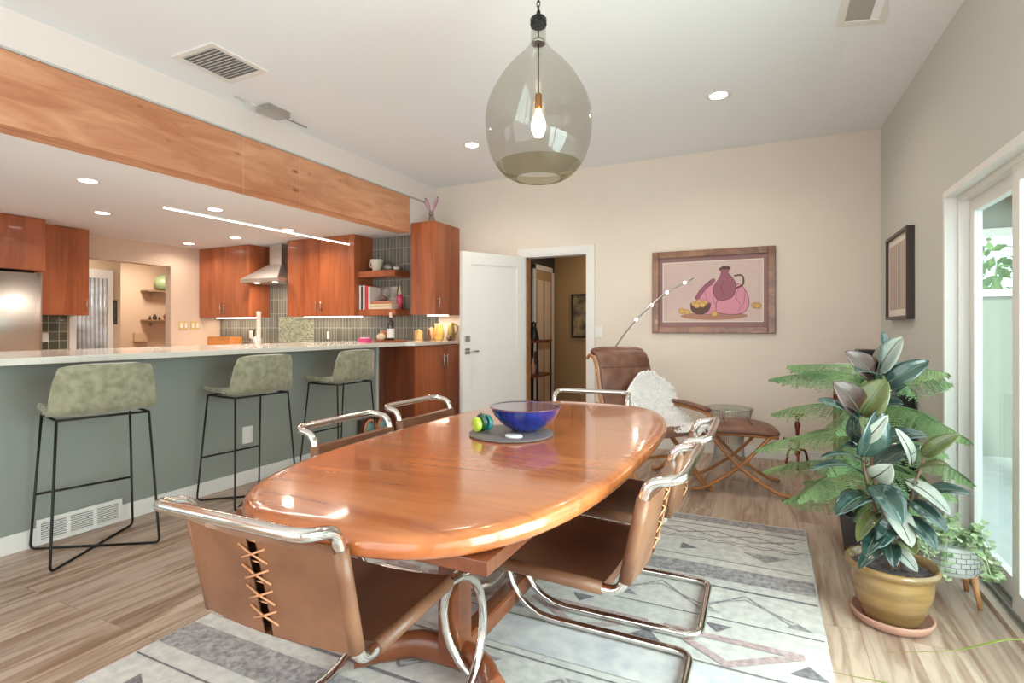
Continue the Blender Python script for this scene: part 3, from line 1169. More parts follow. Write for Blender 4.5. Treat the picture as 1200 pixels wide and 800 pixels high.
def half(s):
    B = lambda a, c, m: band(YC + s * a if s > 0 else YC - c, YC + s * c if s > 0 else YC - a, m)
    B(1.42, 1.515, RUGG)                                   # outer grey band
    B(1.35, 1.362, RUGD)
    zig(1.24, .045, .40, .020, RUGG, s)
    zig(1.24, .045, .40, .010, RUGD, s, 1)
    B(1.145, 1.152, RUGD)
    zig(1.12, .010, .12, .008, RUGD, s)
    for k in range(6):                                      # triangles
        x = X0 + .16 + k * .38
        y = YC + s * .99
        if k % 2:
            tri([(x - .11, y + .05), (x + .11, y + .05), (x, y - .05)], RUGG)
        else:
            tri([(x - .04, y - .045), (x + .05, y), (x - .04, y + .045)], RUGD)
    B(.875, .882, RUGD)
    B(.655, .80, RUGG)                                      # wide grey band
    B(.57, .585, RUGD)
    zig(.44, .09, .36, .012, RUGG, s)
    zig(.44, .055, .36, .008, RUGG, s)
    for k in range(7):
        x = X0 + .14 + k * .34
        y = YC + s * .335
        tri([(x - .05, y), (x + .05, y), (x, y + s * .045)], RUGG)
    B(.285, .292, RUGD)


both(half)
for k in range(4):                                          # pink chevron row in the middle
    x = X0 + .26 + k * .56
    stroke([(x - .24, YC + .14), (x + .24, YC + .14), (x, YC - .02), (x - .24, YC + .14)], .035, RUGP)
    tri([(x + .20, YC + .02), (x + .32, YC + .02), (x + .26, YC + .09)], RUGD)
    tri([(x - .10, YC + .24), (x + .0, YC + .24), (x - .05, YC + .18)], RUGD)
band(YC - .045, YC - .038, RUGD)
band(YC - .25, YC - .06, RUGC)
b.build('rug_field', None, t)
tag(t, 'pale grey rug with bands and zigzags under the dining table', 'rug')
for x in (RX0, RX1):
    MB().tube([(x, RY0, .0042), (x, RY1, .0042)], .0038, 6, m=RUGB).build('binding', None, t)

# ============================================================ DINING TABLE
TX, TY = -.970, 2.06
t = empty('dining_table', (TX, TY, 0))
tag(t, 'long oval polished orange wood dining table on the rug', 'table')


def outline(a, bb, n=3.0, N=96):
    o = []
    for i in range(N):
        q = 2 * PI * i / N
        c, s = math.cos(q), math.sin(q)
        o.append((a * math.copysign(abs(c) ** (2 / n), c), bb * math.copysign(abs(s) ** (2 / n), s)))
    return o


b = MB()
rings = []
PR = [(0.0, .688), (-.0, .688)]
prof_e = [(.25, .682), (.05, .682), (.022, .683), (.009, .688), (.001, .697), (0, .708), (.001, .722), (.007, .733), (.018, .739), (.034, .7408), (.06, .741)]
for off, zz in prof_e:
    rings.append([b.bm.verts.new((x, y, zz)) for x, y in outline(.553 - off, 1.150 - off)])
N = 96
for A, B_ in zip(rings, rings[1:]):
    for i in range(N):
        f = b.bm.faces.new((A[i], A[(i + 1) % N], B_[(i + 1) % N], B_[i]))
        f.smooth = True
f = b.bm.faces.new(rings[-1])
f = b.bm.faces.new(rings[0][::-1])
b.mi(TABLEW)
LINE = mat('seam_dark', rgb(104, 52, 24), .4)
for y in (-.30, .30):
    b.span((-.50, y - .0008, .7408), (.50, y + .0008, .7412), LINE)
b.build('tabletop', None, t)
b = MB()
for (a, c) in (((-.41, -1.02), (.41, -.98)), ((-.41, 1.0), (.41, 1.04)), ((-.41, -.98), (-.37, 1.0)), ((.37, -.98), (.41, 1.0))):
    b.span((a[0], a[1], .648), (c[0], c[1], .6815), TABLED, .003)
b.build('apron', None, t)
for s in (-1, 1):
    cy = s * .47
    b = MB()
    b.span((-.060, cy - .04, .04), (.032, cy + .04, .68), TABLED, .012, 3)
    tag(b.build('column', None, t), None)
    b = MB()
    for sx in (-1, 1):
        ex, ey = (.22, .10) if sx > 0 else (.31, .16)
        pth = catmull([Vector((-.015, cy, .070)), Vector((-.015 + sx * ex * .52, cy + s * .02, .068)), Vector((-.015 + sx * ex, cy + s * ey, .062))], 5)
        b.tube([Vector((p.x, p.y, p.z)) for p in pth], [.062] * 5 + [.056] * 3 + [.050] * 3, 12, m=TABLED, flat=(.85, .6))
    b.build('foot', None, t)
MB().span((-.045, -.44, .045), (.025, .44, .115), TABLED, .02, 3).build('stretcher', None, t)

# ============================================================ DINING CHAIRS
WD = .24
ZS = .422


def back_at(z):
    """y of the back tube at height z"""
    u = max(0, (z - ZS) / (.715 - ZS))
    return -.005 - .062 * u


def make_chair():
    root = empty('dining_chair')
    side = [(WD, -.17, .770), (WD, -.078, .750), (WD, back_at(.69), .69), (WD, back_at(.50), .50), (WD, 0, ZS), (WD, .36, ZS + .014)]
    arc = []
    for i in range(0, 13):
        a = PI / 2 - PI * i / 12
        arc.append((WD, .40 + .205 * math.cos(a), .2265 + (.2095 if a > 0 else .2105) * math.sin(a)))
    low = [(WD, .2, .016), (WD, -.135, .016)]
    right = side[:0]
    p = [Vector(q) for q in side]
    # right side rounded
    r1 = fillet([(0, -.17, .770)] + side[:3], [0, .055, .04, 0], 6)
    r2 = fillet([side[2], side[3], side[4], side[5]], [0, .02, .05, 0], 6)[1:]
    r3 = [Vector(q) for q in arc]
    r4 = fillet([arc[-1], low[0], low[1], (0, -.135, .016)], [0, .01, .06, 0], 6)[1:]
    half_ = r1[1:] + r2 + r3 + r4[:-1]
    other = [Vector((-q.x, q.y, q.z)) for q in reversed(half_)]
    b = MB()
    b.tube(half_ + other, .0152, 12, closed=True, m=CHROME)
    b.build('tube_frame', None, root)
    # thin cross tube below the front of the seat
    # seat sling
    b = MB()
    for s in (-1, 1):
        b.tube([(s * WD, .055, ZS + .002), (s * WD, .2, ZS + .008), (s * WD, .385, ZS + .0155)], .0195, 14, m=LEATHER)

    def seat(u, v, low_=0):
        x = -WD + 2 * WD * u
        sag = (1 - (2 * u - 1) ** 2) * .020
        return (x, .05 + .345 * v, ZS + .0205 - low_ + .014 * v - sag * (1 if not low_ else 1.1))
    b.grid(lambda u, v: seat(u, v), 16, 8, LEATHERD)
    b.grid(lambda u, v: seat(u, v, .030), 16, 8, LEATHERD)
    for v in (0, 1):
        b.grid(lambda u, w, v=v: (seat(u, v)[0], seat(u, v)[1], seat(u, v)[2] - .03 * w), 16, 2, LEATHERD)
    b.build('seat_sling', None, root)
    # back sling: sleeves, front sheet and two rear panels meeting at the laced gap
    b = MB()
    Z0, Z1 = ZS + .035, .705
    for s in (-1, 1):
        b.tube([(s * WD, back_at(z) - .001, z) for z in (Z0, .55, .63, Z1)], .0195, 14, m=LEATHER)

    def sheet(u, v, off, bow):
        z = Z0 + (Z1 - Z0) * v
        x = -WD + 2 * WD * u
        return (x, back_at(z) + off - bow * (1 - (2 * u - 1) ** 2), z + .006 * (1 - (2 * u - 1) ** 2) * (-1 if v < .5 else -1))
    b.grid(lambda u, v: sheet(u, v, .0195, .018), 16, 8, LEATHERD)
    for a, c in ((0, .468), (.532, 1)):
        def pn(u, v, a=a, c=c):
            uu = a + (c - a) * u
            # the gap narrows downwards
            uu = .5 + (uu - .5) * (1 + (.05 * (1 - v) * -1 if abs(uu - .5) < .05 else 0))
            return sheet(uu, v, -.0195, .012)
        b.grid(pn, 10, 8, LEATHER)
        b.grid(lambda u, v, pn=pn: (pn(u, v)[0], pn(u, v)[1] + .003, pn(u, v)[2]), 10, 8, LEATHER)
    for v in (0, 1):
        b.grid(lambda u, w, v=v: (sheet(u, v, 0, .014)[0], sheet(u, v, 0, .014)[1] + .0185 - .037 * w, sheet(u, v, 0, .014)[2]), 16, 2, LEATHER)
    b.build('back_sling', None, root)
    b = MB()
    zz = Z0 + .03
    yb = lambda z: back_at(z) - .0195 - .012 - .0035
    n = 0
    while zz + .04 < Z1:
        g = .042
        for s in (-1, 1):
            b.tube([(-s * g, yb(zz) + .001, zz), (0, yb(zz + .02) - .003 - .002 * (s > 0), zz + .018), (s * g, yb(zz + .04) + .001, zz + .036)], .0026, 6, m=LACE)
        b.tube([(-g * .9, yb(zz) + .0, zz + .046), (g * .9, yb(zz) - .001, zz + .046)], .0022, 6, m=LACE)
        zz += .053
        n += 1
    b.build('lacing', None, root)
    return root


ch = make_chair()
spots = [
    (-1.085, .95, 1, 'nearest leather dining chair, seen from behind with its laced back, at the table head'),
    (-.385, 1.77, 90, 'leather and chrome dining chair at the right side of the table, nearer of the two'),
    (-.375, 2.37, 91, 'leather and chrome dining chair at the right side of the table, farther of the two'),
    (-1.61, 1.86, -90, 'leather and chrome dining chair on the bar side of the table, nearer of the two'),
    (-1.67, 2.50, -91, 'leather and chrome dining chair on the bar side of the table, farther of the two'),
    (-1.03, 3.24, 183, 'leather and chrome dining chair at the far table head, before the doorway'),
]
for i, (x, y, a, lb) in enumerate(spots):
    o = ch if i == 0 else copy_tree(ch)
    o.location = (x, y, .0100)
    o.rotation_euler = (0, 0, R(a))
    tag(o, lb, 'chair', 'dining chairs around the table')

# ============================================================ BAR STOOLS
def make_stool():
    root = empty('bar_stool')       # faces +y, back at -y
    prof = catmull([(0, .19, .742), (0, .17, .757), (0, .05, .752), (0, -.09, .750), (0, -.165, .765), (0, -.205, .82), (0, -.228, .92), (0, -.245, 1.015)], 4)
    L_ = len(prof)

    def f(u, v):
        k = v * (L_ - 1)
        i = min(int(k), L_ - 2)
        p = prof[i].lerp(prof[i + 1], k - i)
        up = max(0, min(1, (p.z - .757) / .25)) if p.y < -.1 else 0
        w = .215 if p.y > -.1 else .238 - .036 * up
        if v < .12:
            w *= .93 + .6 * v
        if v > .95:
            w *= 1 - (v - .95) * 1.0
        x = (2 * u - 1) * w
        e = abs(2 * u - 1)
        y = p.y + (.055 * e ** 2.2 * (.3 + .7 * min(1, up * 3)) if p.y < -.1 else 0)
        z = p.z + (.028 * e ** 3 if p.y > -.17 else 0) - (.016 * e ** 5 if v > .93 else 0)
        return (x, y, z)
    o = MB().grid(f, 17, 30).build('seat_shell', VELVET, root, solid=.030, off=0)
    md = o.modifiers.new('round', 'BEVEL')
    md.width = .010
    md.segments = 3
    md.limit_method = 'ANGLE'
    md.angle_limit = R(50)
    b = MB()
    rr = .0065
    zt = .735
    feet = {}
    for sx in (-1, 1):
        for sy in (-1, 1):
            topp = Vector((sx * .20, .15 * sy - .02 * (sy < 0), zt))
            bot = Vector((sx * .235, sy * .222, rr))
            c = Vector((sx * .012, sy * .012, rr))
            pts = fillet([topp, bot, c], [0, .03, 0], 5)
            b.tube(pts, rr, 8, m=BLACKM)
    b.span((-.02, -.016, 0), (.02, .016, .012), BLACKM, .002)
    b.build('leg_frame', None, root)
    b = MB()
    for sx in (-1, 1):
        b.tube([(sx * .20, .15, zt), (sx * .20, -.17, zt)], rr, 8, m=BLACKM)
    for sy in (.15, -.17):
        b.tube([(-.20, sy, zt), (.20, sy, zt)], rr, 8, m=BLACKM)
    b.build('seat_support', None, root)
    u = (zt - .30) / (zt - rr)
    MB().tube([(-.20 - .035 * u, .15 + .082 * u, .30), (.20 + .035 * u, .15 + .082 * u, .30)], rr, 8, m=BLACKM).build('footrest', None, root)
    return root


st = make_stool()
for i, (x, y, lb) in enumerate(((-3.325, 1.65, 'green velvet bar stool nearest the camera, before the floor vent'),
                                (-3.325, 2.60, 'green velvet bar stool in the middle, beside the wall outlet'),
                                (-3.325, 3.50, 'green velvet bar stool farthest away, near the cherry cabinet'))):
    o = st if i == 0 else copy_tree(st)
    o.location = (x, y, .0)
    o.rotation_euler = (0, 0, R(90 + (-13, -5, -1)[i]))
    tag(o, lb, 'stool', 'bar stools')

# ============================================================ THINGS ON THE TABLE
o = MB().lathe([(.0001, 0), (.175, 0), (.18, .003), (.18, .008), (.176, .011), (.0001, .011)], n=56).build('slate_trivet', SLATE)
o.location = (-.995, 2.065, .7415)
tag(o, 'round grey trivet under the blue bowl', 'trivet')
t = empty('bowl', (-.955, 2.125, .753))
tag(t, 'wide cobalt blue glazed bowl on the grey trivet', 'bowl')
pb = [(.0001, .004), (.05, .004), (.055, 0), (.062, .006), (.10, .030), (.135, .066), (.152, .100), (.155, .104), (.152, .106), (.146, .100), (.128, .068), (.095, .036), (.05, .016), (.0001, .014)]
MB().lathe(pb, n=56).build('body', BLUEG, t)
tag(MB().lathe([(.1535, .0995), (.1568, .1035), (.154, .1072), (.150, .1045)], n=56).build('rim', mat('rim_violet', rgb(96, 58, 92), .15, coat=.8), t), 'brownish violet rim')
t = empty('glass_ornament', (-1.115, 2.03, .753), R(62))  # ornament of coloured glass discs, a ring and a bead
tag(t, 'small yellow-green and teal glass ornament left of the blue bowl', 'ornament')
GL1 = mat('lime_glass', rgb(178, 204, 62), .12, coat=1)
GL2 = mat('teal_glass', rgb(38, 150, 150), .12, coat=1)
GL3 = mat('dark_green_glass', rgb(18, 78, 62), .12, coat=1)
MB().lathe([(.0001, -.012), (.026, -.012), (.032, -.006), (.032, .006), (.026, .012), (.0001, .012)], (-.030, 0, .032), 24, axis=(1, 0, 0)).build('lime_disc', GL1, t)
MB().lathe([(.0001, -.010), (.034, -.010), (.040, -.003), (.040, .003), (.034, .010), (.0001, .010)], (-.004, 0, .040), 24, axis=(1, 0, 0)).build('dark_disc', GL3, t)
b = MB()
b.tube([(.022, .030 * math.cos(2 * PI * i / 24), .036 + .026 * math.sin(2 * PI * i / 24)) for i in range(24)], .0095, 10, closed=True, m=GL2)
b.build('teal_ring', None, t)
MB().ball((.02, 0, .035), .012, mat('ruby_glass', rgb(140, 50, 40), .15, coat=1)).build('bead', None, t)
o = MB().lathe([(.0001, 0), (.030, 0), (.034, .005), (.030, .011), (.02, .012), (.0001, .012)], n=28).build('soap_dish', mat('pale_stone', rgb(216, 214, 214), .3))
o.scale = (1.15, .8, 1)
o.location = (-.935, 1.965, .753)
tag(o, 'small flat pale oval dish in front of the blue bowl', 'dish')

# ============================================================ LOUNGE CHAIR AND OTTOMAN
lc = empty('lounge_chair', (-.80, 4.18, 0), R(-41))
tag(lc, 'brown leather bentwood lounge chair in the back corner, under the arc lamp', 'armchair')
pf = catmull([(-.53, 0, .955), (-.49, 0, .985), (-.43, 0, .96), (-.385, 0, .88), (-.36, 0, .76), (-.33, 0, .64), (-.27, 0, .50), (-.19, 0, .415), (-.06, 0, .385), (.1, 0, .40), (.24, 0, .425), (.30, 0, .405)], 5)


def cushion(y0, y1, th):
    n = len(pf)

    def f(u, v):
        a = 2 * PI * u
        k = v * (n - 1)
        i = min(int(k), n - 2)
        p = pf[i].lerp(pf[i + 1], k - i)
        tg = (pf[i + 1] - pf[i]).normalized()
        nr = Vector((-tg.z, 0, tg.x))
        if nr.z < 0 and nr.x < 0:
            nr = -nr
        nr = Vector((tg.z * -1, 0, tg.x))
        c, s = math.cos(a), math.sin(a)
        w = (y1 - y0) / 2
        wy = w * math.copysign(abs(c) ** .35, c)
        # tufts: the padding swells between seams
        puff = abs(math.sin(v * PI * 7)) ** .5
        endp = min(1, v * 14, (1 - v) * 14) ** .5
        h = th * (.55 + .45 * puff) * endp
        hh = h * math.copysign(abs(s) ** .8, s)
        rnd_ = 1 - .12 * max(0, 1 - v * 12)
        return p + nr * (hh * .5 + th * .25) + Vector((0, (y0 + y1) / 2 + wy * rnd_, 0))
    return f


MB().grid(cushion(-.25, .25, .075), 28, 78, closed_u=True).build('cushion', BROWNL, lc)
b = MB()
for q in range(1, 7):
    v = q / 7
    k = v * (len(pf) - 1)
    i = int(k)
    p = pf[i].lerp(pf[i + 1], k - i)
    tg = (pf[i + 1] - pf[i]).normalized()
    nr = Vector((-tg.z, 0, tg.x))
    b.tube([p + nr * .038 + Vector((0, y, 0)) for y in (-.24, -.1, 0, .1, .24)], .0035, 6, m=SEAM)
b.build('seam_piping', None, lc)
for s in (-1, 1):
    b = MB()
    b.tube([p + Vector((-.004, s * .262, -.012)) for p in pf], .015, 10, m=BENT, flat=(1.0, .7))
    b.build('side_frame', None, lc)
    b = MB()
    b.tube(catmull([(-.36, s * .285, .585), (-.15, s * .305, .585), (.10, s * .315, .575), (.24, s * .315, .555), (.275, s * .315, .50), (.25, s * .31, .455)], 5), .019, 10, m=BENT, flat=(.8, 1.3))
    b.build('armrest', None, lc)
    MB().tube(catmull([(-.16, s * .305, .607), (.0, s * .312, .606), (.20, s * .315, .590), (.25, s * .315, .577)], 4), .03, 12, m=BROWNL, flat=(.55, 1.1)).build('arm_pad', None, lc)
    for (xa, xb) in ((-.30, .26), (.28, -.24)):
        b = MB()
        b.tube(catmull([(xa - math.copysign(.05, xb - xa), s * .275, .016), (xa + math.copysign(.04, xb - xa), s * .275, .035), ((xa + xb) / 2, s * .275, .22), (xb, s * .275, .40)], 5), .017, 10, m=BENT, flat=(1, 1.2))
        b.build('leg', None, lc)
MB().tube([(0, -.28, .2), (0, .28, .2)], .012, 8, m=BENT).build('cross_bar', None, lc)

ot = empty('ottoman', (-.215, 4.38, 0), R(8))
tag(ot, 'brown leather ottoman on crossed bentwood legs, right of the lounge chair', 'ottoman')


def ott(u, v):
    a = 2 * PI * u
    ph = PI * v - PI / 2
    c, s = math.cos(a), math.sin(a)
    e = .42
    r_ = max(0.0, math.cos(ph)) ** .45
    x = .285 * math.copysign(abs(c) ** e, c) * r_
    y = .22 * math.copysign(abs(s) ** e, s) * r_
    z = .045 * math.sin(ph) * (1 - .15 * (x / .285) ** 2) + .06 * (x / .285) ** 2 * -.35
    return (x, y, .455 + z + .008 * math.sin(x * 22) * math.sin(y * 18))


MB().grid(ott, 40, 18, closed_u=True).build('cushion', BROWNL, ot)
b = MB()
for x in (-.09, .09):
    b.tube([(x, y, .455 + .047 - .012 * (x / .285) ** 2 - .0) for y in (-.19, -.1, 0, .1, .19)], .003, 6, m=SEAM)
b.build('seam_piping', None, ot)
for s in (-1, 1):
    MB().tube([(-.26, s * .19, .418), (0, s * .19, .43), (.26, s * .19, .418)], .013, 8, m=BENT).build('rail', None, ot)
    for d in (-1, 1):
        MB().tube(catmull([(d * -.33, s * .21, .013), (d * -.22, s * .21, .045), (0, s * .205, .20), (d * .20, s * .20, .415)], 6), .017, 10, m=BENT, flat=(.75, 1.2)).build('leg', None, ot)

# sheepskin over the lounge chair
rnd = random.Random(3)
sk = empty('sheepskin', (-.68, 4.20, -.03), R(-41))
tag(sk, 'fluffy white sheepskin draped over the arm and seat of the lounge chair', 'sheepskin')


def skin_pt(u, v):
    # v from the top of the back to the front of the seat, u across and over the near arm
    path = [Vector((-.31, 0, .86)), Vector((-.25, 0, .70)), Vector((-.17, 0, .56)), Vector((-.02, 0, .475)), Vector((.16, 0, .475)), Vector((.30, 0, .49))]
    k = v * 5
    i = min(int(k), 4)
    p = path[i].lerp(path[i + 1], k - i)
    y = -.20 + .46 * u
    wob = .5 * noise.noise(Vector((u * 3, v * 4, 1)))
    p = p + Vector((.03 * wob, 0, .05 * wob + .02 * math.sin(u * PI)))
    if v < .15:
        y = .02 + (y - .02) * (.35 + .65 * v / .15)
    if v > .85:
        y = .1 + (y - .1) * (1 - .8 * (v - .85) / .15)
    p.y = y + .02 * noise.noise(Vector((v * 6, 2, u)))
    return p


b = MB()
b.grid(skin_pt, 22, 26, WOOL)
b.grid(lambda u, v: skin_pt(u, v) - Vector((.02, 0, .03)), 22, 26, WOOL)
for i in range(4200):
    u, v = rnd.random(), rnd.random()
    p = skin_pt(u, v)
    q = skin_pt(min(1, u + .02), v) - p
    w = skin_pt(u, min(1, v + .02)) - p
    if v > .97 or u > .97:
        nr = Vector((.5, 0, .8))
    else:
        nr = q.cross(w)
        nr.normalize()
        if nr.dot(Vector((.7, -.2, .7))) < 0:
            nr = -nr
    d = (nr + Vector((rnd.gauss(0, .45), rnd.gauss(0, .45), rnd.gauss(0, .35) - .25))).normalized() * rnd.uniform(.018, .036)
    a = Vector((rnd.gauss(0, 1), rnd.gauss(0, 1), rnd.gauss(0, 1))).normalized() * .0065
    a2 = a.cross(d).normalized() * .0065
    f = [b.bm.verts.new(p + a), b.bm.verts.new(p - a * .5 + a2), b.bm.verts.new(p - a * .5 - a2), b.bm.verts.new(p + d)]
    for tr in ((0, 1, 3), (1, 2, 3), (2, 0, 3)):
        b.bm.faces.new([f[j] for j in tr])
b.build('fleece', None, sk)

# arc lamp
al = empty('arc_lamp', (-1.44, 4.95, 0))
tag(al, 'slim curved floor lamp with small lights arching over the lounge chair', 'floor lamp')
pts = [(-1.44, 0.0), (-1.445, .25), (-1.438, .525), (-1.39, .827), (-1.333, .958), (-1.232, 1.114), (-1.097, 1.279), (-.957, 1.411), (-.82, 1.524), (-.65, 1.614), (-.596, 1.646)]
cp = catmull([(x + 1.44, 0, z) for x, z in pts], 5)
MB().tube(cp, [.0085 + .0055 * min(1, i / 30) for i in range(len(cp))], 10, m=NICKEL, flat=(.6, 1)).build('stem', None, al)
MB().lathe([(.0001, 0), (.14, 0), (.145, .008), (.14, .018), (.02, .022), (.0001, .022)], n=32).build('base', NICKEL, al)
for (x, z) in ((-1.097, 1.279), (-.957, 1.411), (-.82, 1.524), (-.665, 1.606)):
    MB().ball((x + 1.44, -.010, z - .004), .0125, LAMPON, 12).build('lamp', None, al)
    pl = bpy.data.lights.new('arc_lamp_bulb', 'POINT')
    pl.energy = .6
    pl.color = (1, .85, .7)
    pl.shadow_soft_size = .012
    q = bpy.data.objects.new('arc_lamp_bulb', pl)
    q.location = (x, 4.91, z - .006)
    COL.objects.link(q)

# wire drum side table
wt = empty('side_table', (-.305, 4.98, 0))
tag(wt, 'round flared wire and glass side table behind the ottoman', 'side table')
b = MB()
for k in range(56):
    a = 2 * PI * k / 56
    pp = [(.19, .50), (.165, .42), (.125, .30), (.115, .2), (.125, .08), (.155, .004)]
    b.tube([(r_ * math.cos(a), r_ * math.sin(a), z) for r_, z in pp], .0025, 5, m=NICKEL, caps=False)
b.build('wire_cage', None, wt)
for r_, z in ((.19, .50), (.165, .42), (.125, .30), (.156, .004)):
    MB().tube([(r_ * math.cos(2 * PI * i / 40), r_ * math.sin(2 * PI * i / 40), z) for i in range(40)], .0035, 6, closed=True, m=NICKEL).build('ring', None, wt)
MB().lathe([(.0001, .502), (.195, .502), (.198, .507), (.195, .512), (.0001, .512)], n=48).build('glass_top', CLEAR, wt)


def P(u, v, d):
    l = (u - 600) / F * d
    return Vector((l * CT - d * ST, d * CT + l * ST, CAM_H + (384 - v) * d / F))


# ============================================================ RUBBER PLANT
rp = empty('rubber_plant', (.455, 2.64, 0))
tag(rp, 'tall rubber plant with big dark leaves in an ochre pot', 'potted plant')
PB = Vector((.455, 2.64, 0))
MB().lathe([(.0001, .0), (.115, .0), (.135, .012), (.146, .038), (.142, .045), (.134, .040), (.12, .018), (.0001, .016)], n=48).build('saucer', TERRA, rp)
pw_ = lambda a, z: 1 + .008 * math.sin(z * 150)
MB().lathe([(.0001, .018), (.095, .018), (.105, .03), (.115, .06), (.125, .09), (.138, .14), (.142, .18), (.140, .205), (.142, .215), (.158, .222), (.166, .232), (.166, .242), (.158, .250),
            (.148, .246), (.136, .22), (.13, .19), (.0001, .19)], n=56, wob=pw_).build('pot', OCHRE, rp)
b = MB()
b.grid(lambda u, v: ((.137 * v) * math.cos(2 * PI * u), (.137 * v) * math.sin(2 * PI * u), .218 + .010 * noise.noise(Vector((9 * v * math.cos(2 * PI * u), 9 * v * math.sin(2 * PI * u), 0)))), 32, 12, closed_u=True)
b.build('soil', SOIL, rp)
D0 = 2.17


def stem(pts, r0, r1):
    q = catmull([P(u, v, d) - PB for u, v, d in pts], 5)
    n = len(q)
    MB().tube(q, [r0 + (r1 - r0) * i / n for i in range(n)], 8).build('stem', BARK, rp)


stem([(1044, 668, 2.17), (1036, 630, 2.17), (1022, 585, 2.17), (1012, 545, 2.17), (1007, 505, 2.17), (1004, 478, 2.17)], .008, .004)
stem([(1050, 668, 2.22), (1040, 620, 2.24), (1024, 560, 2.26), (1021, 520, 2.26), (1024, 470, 2.24), (1028, 432, 2.22)], .008, .004)
stem([(1052, 664, 2.13), (1056, 625, 2.12), (1068, 580, 2.12), (1080, 545, 2.12), (1086, 525, 2.12)], .007, .003)


RIB = mat('leaf_rib', rgb(84, 98, 76), .5)


def leaf(bu, bv, bd, tu, tv, td, w, m, n_hint=(0, -1, .6), curl=.10, fold=.28):
    A, T_ = P(bu, bv, bd) - PB, P(tu, tv, td) - PB
    ax = (T_ - A)
    L_ = ax.length
    ax.normalize()
    nh = Vector(n_hint).normalized()
    sd_ = ax.cross(nh)
    if sd_.length < .05:
        sd_ = ax.cross(Vector((1, 0, 0)))
    sd_.normalize()
    nr = sd_.cross(ax).normalized()
    ww = w * 1.34 / F * bd / 2

    def f(u, v):
        s = 2 * u - 1
        wid = ww * (math.sin(PI * min(1, v * .97 + .03) ** .85) ** .62) * (1 if v > 0 else .1)
        if v > .93:
            wid *= max(0, (1 - v) / .07) ** .6
        arc_ = curl * L_ * (math.sin(PI * v) - v * .6)
        return A + ax * (L_ * v) + sd_ * (wid * s) + nr * (arc_ + abs(s) * wid * fold)
    b = MB()
    b.grid(f, 7, 14, m)
    rib = RIB if m is not LEAFP else LEAFR
    q = [Vector(f(.5, j / 12)) + nr * .0015 for j in range(12)]
    b.tube(q, [.0022 * (1 - j / 14) for j in range(12)], 5, m=rib)
    o = b.build('leaf', None, rp, solid=.0014)
    return o


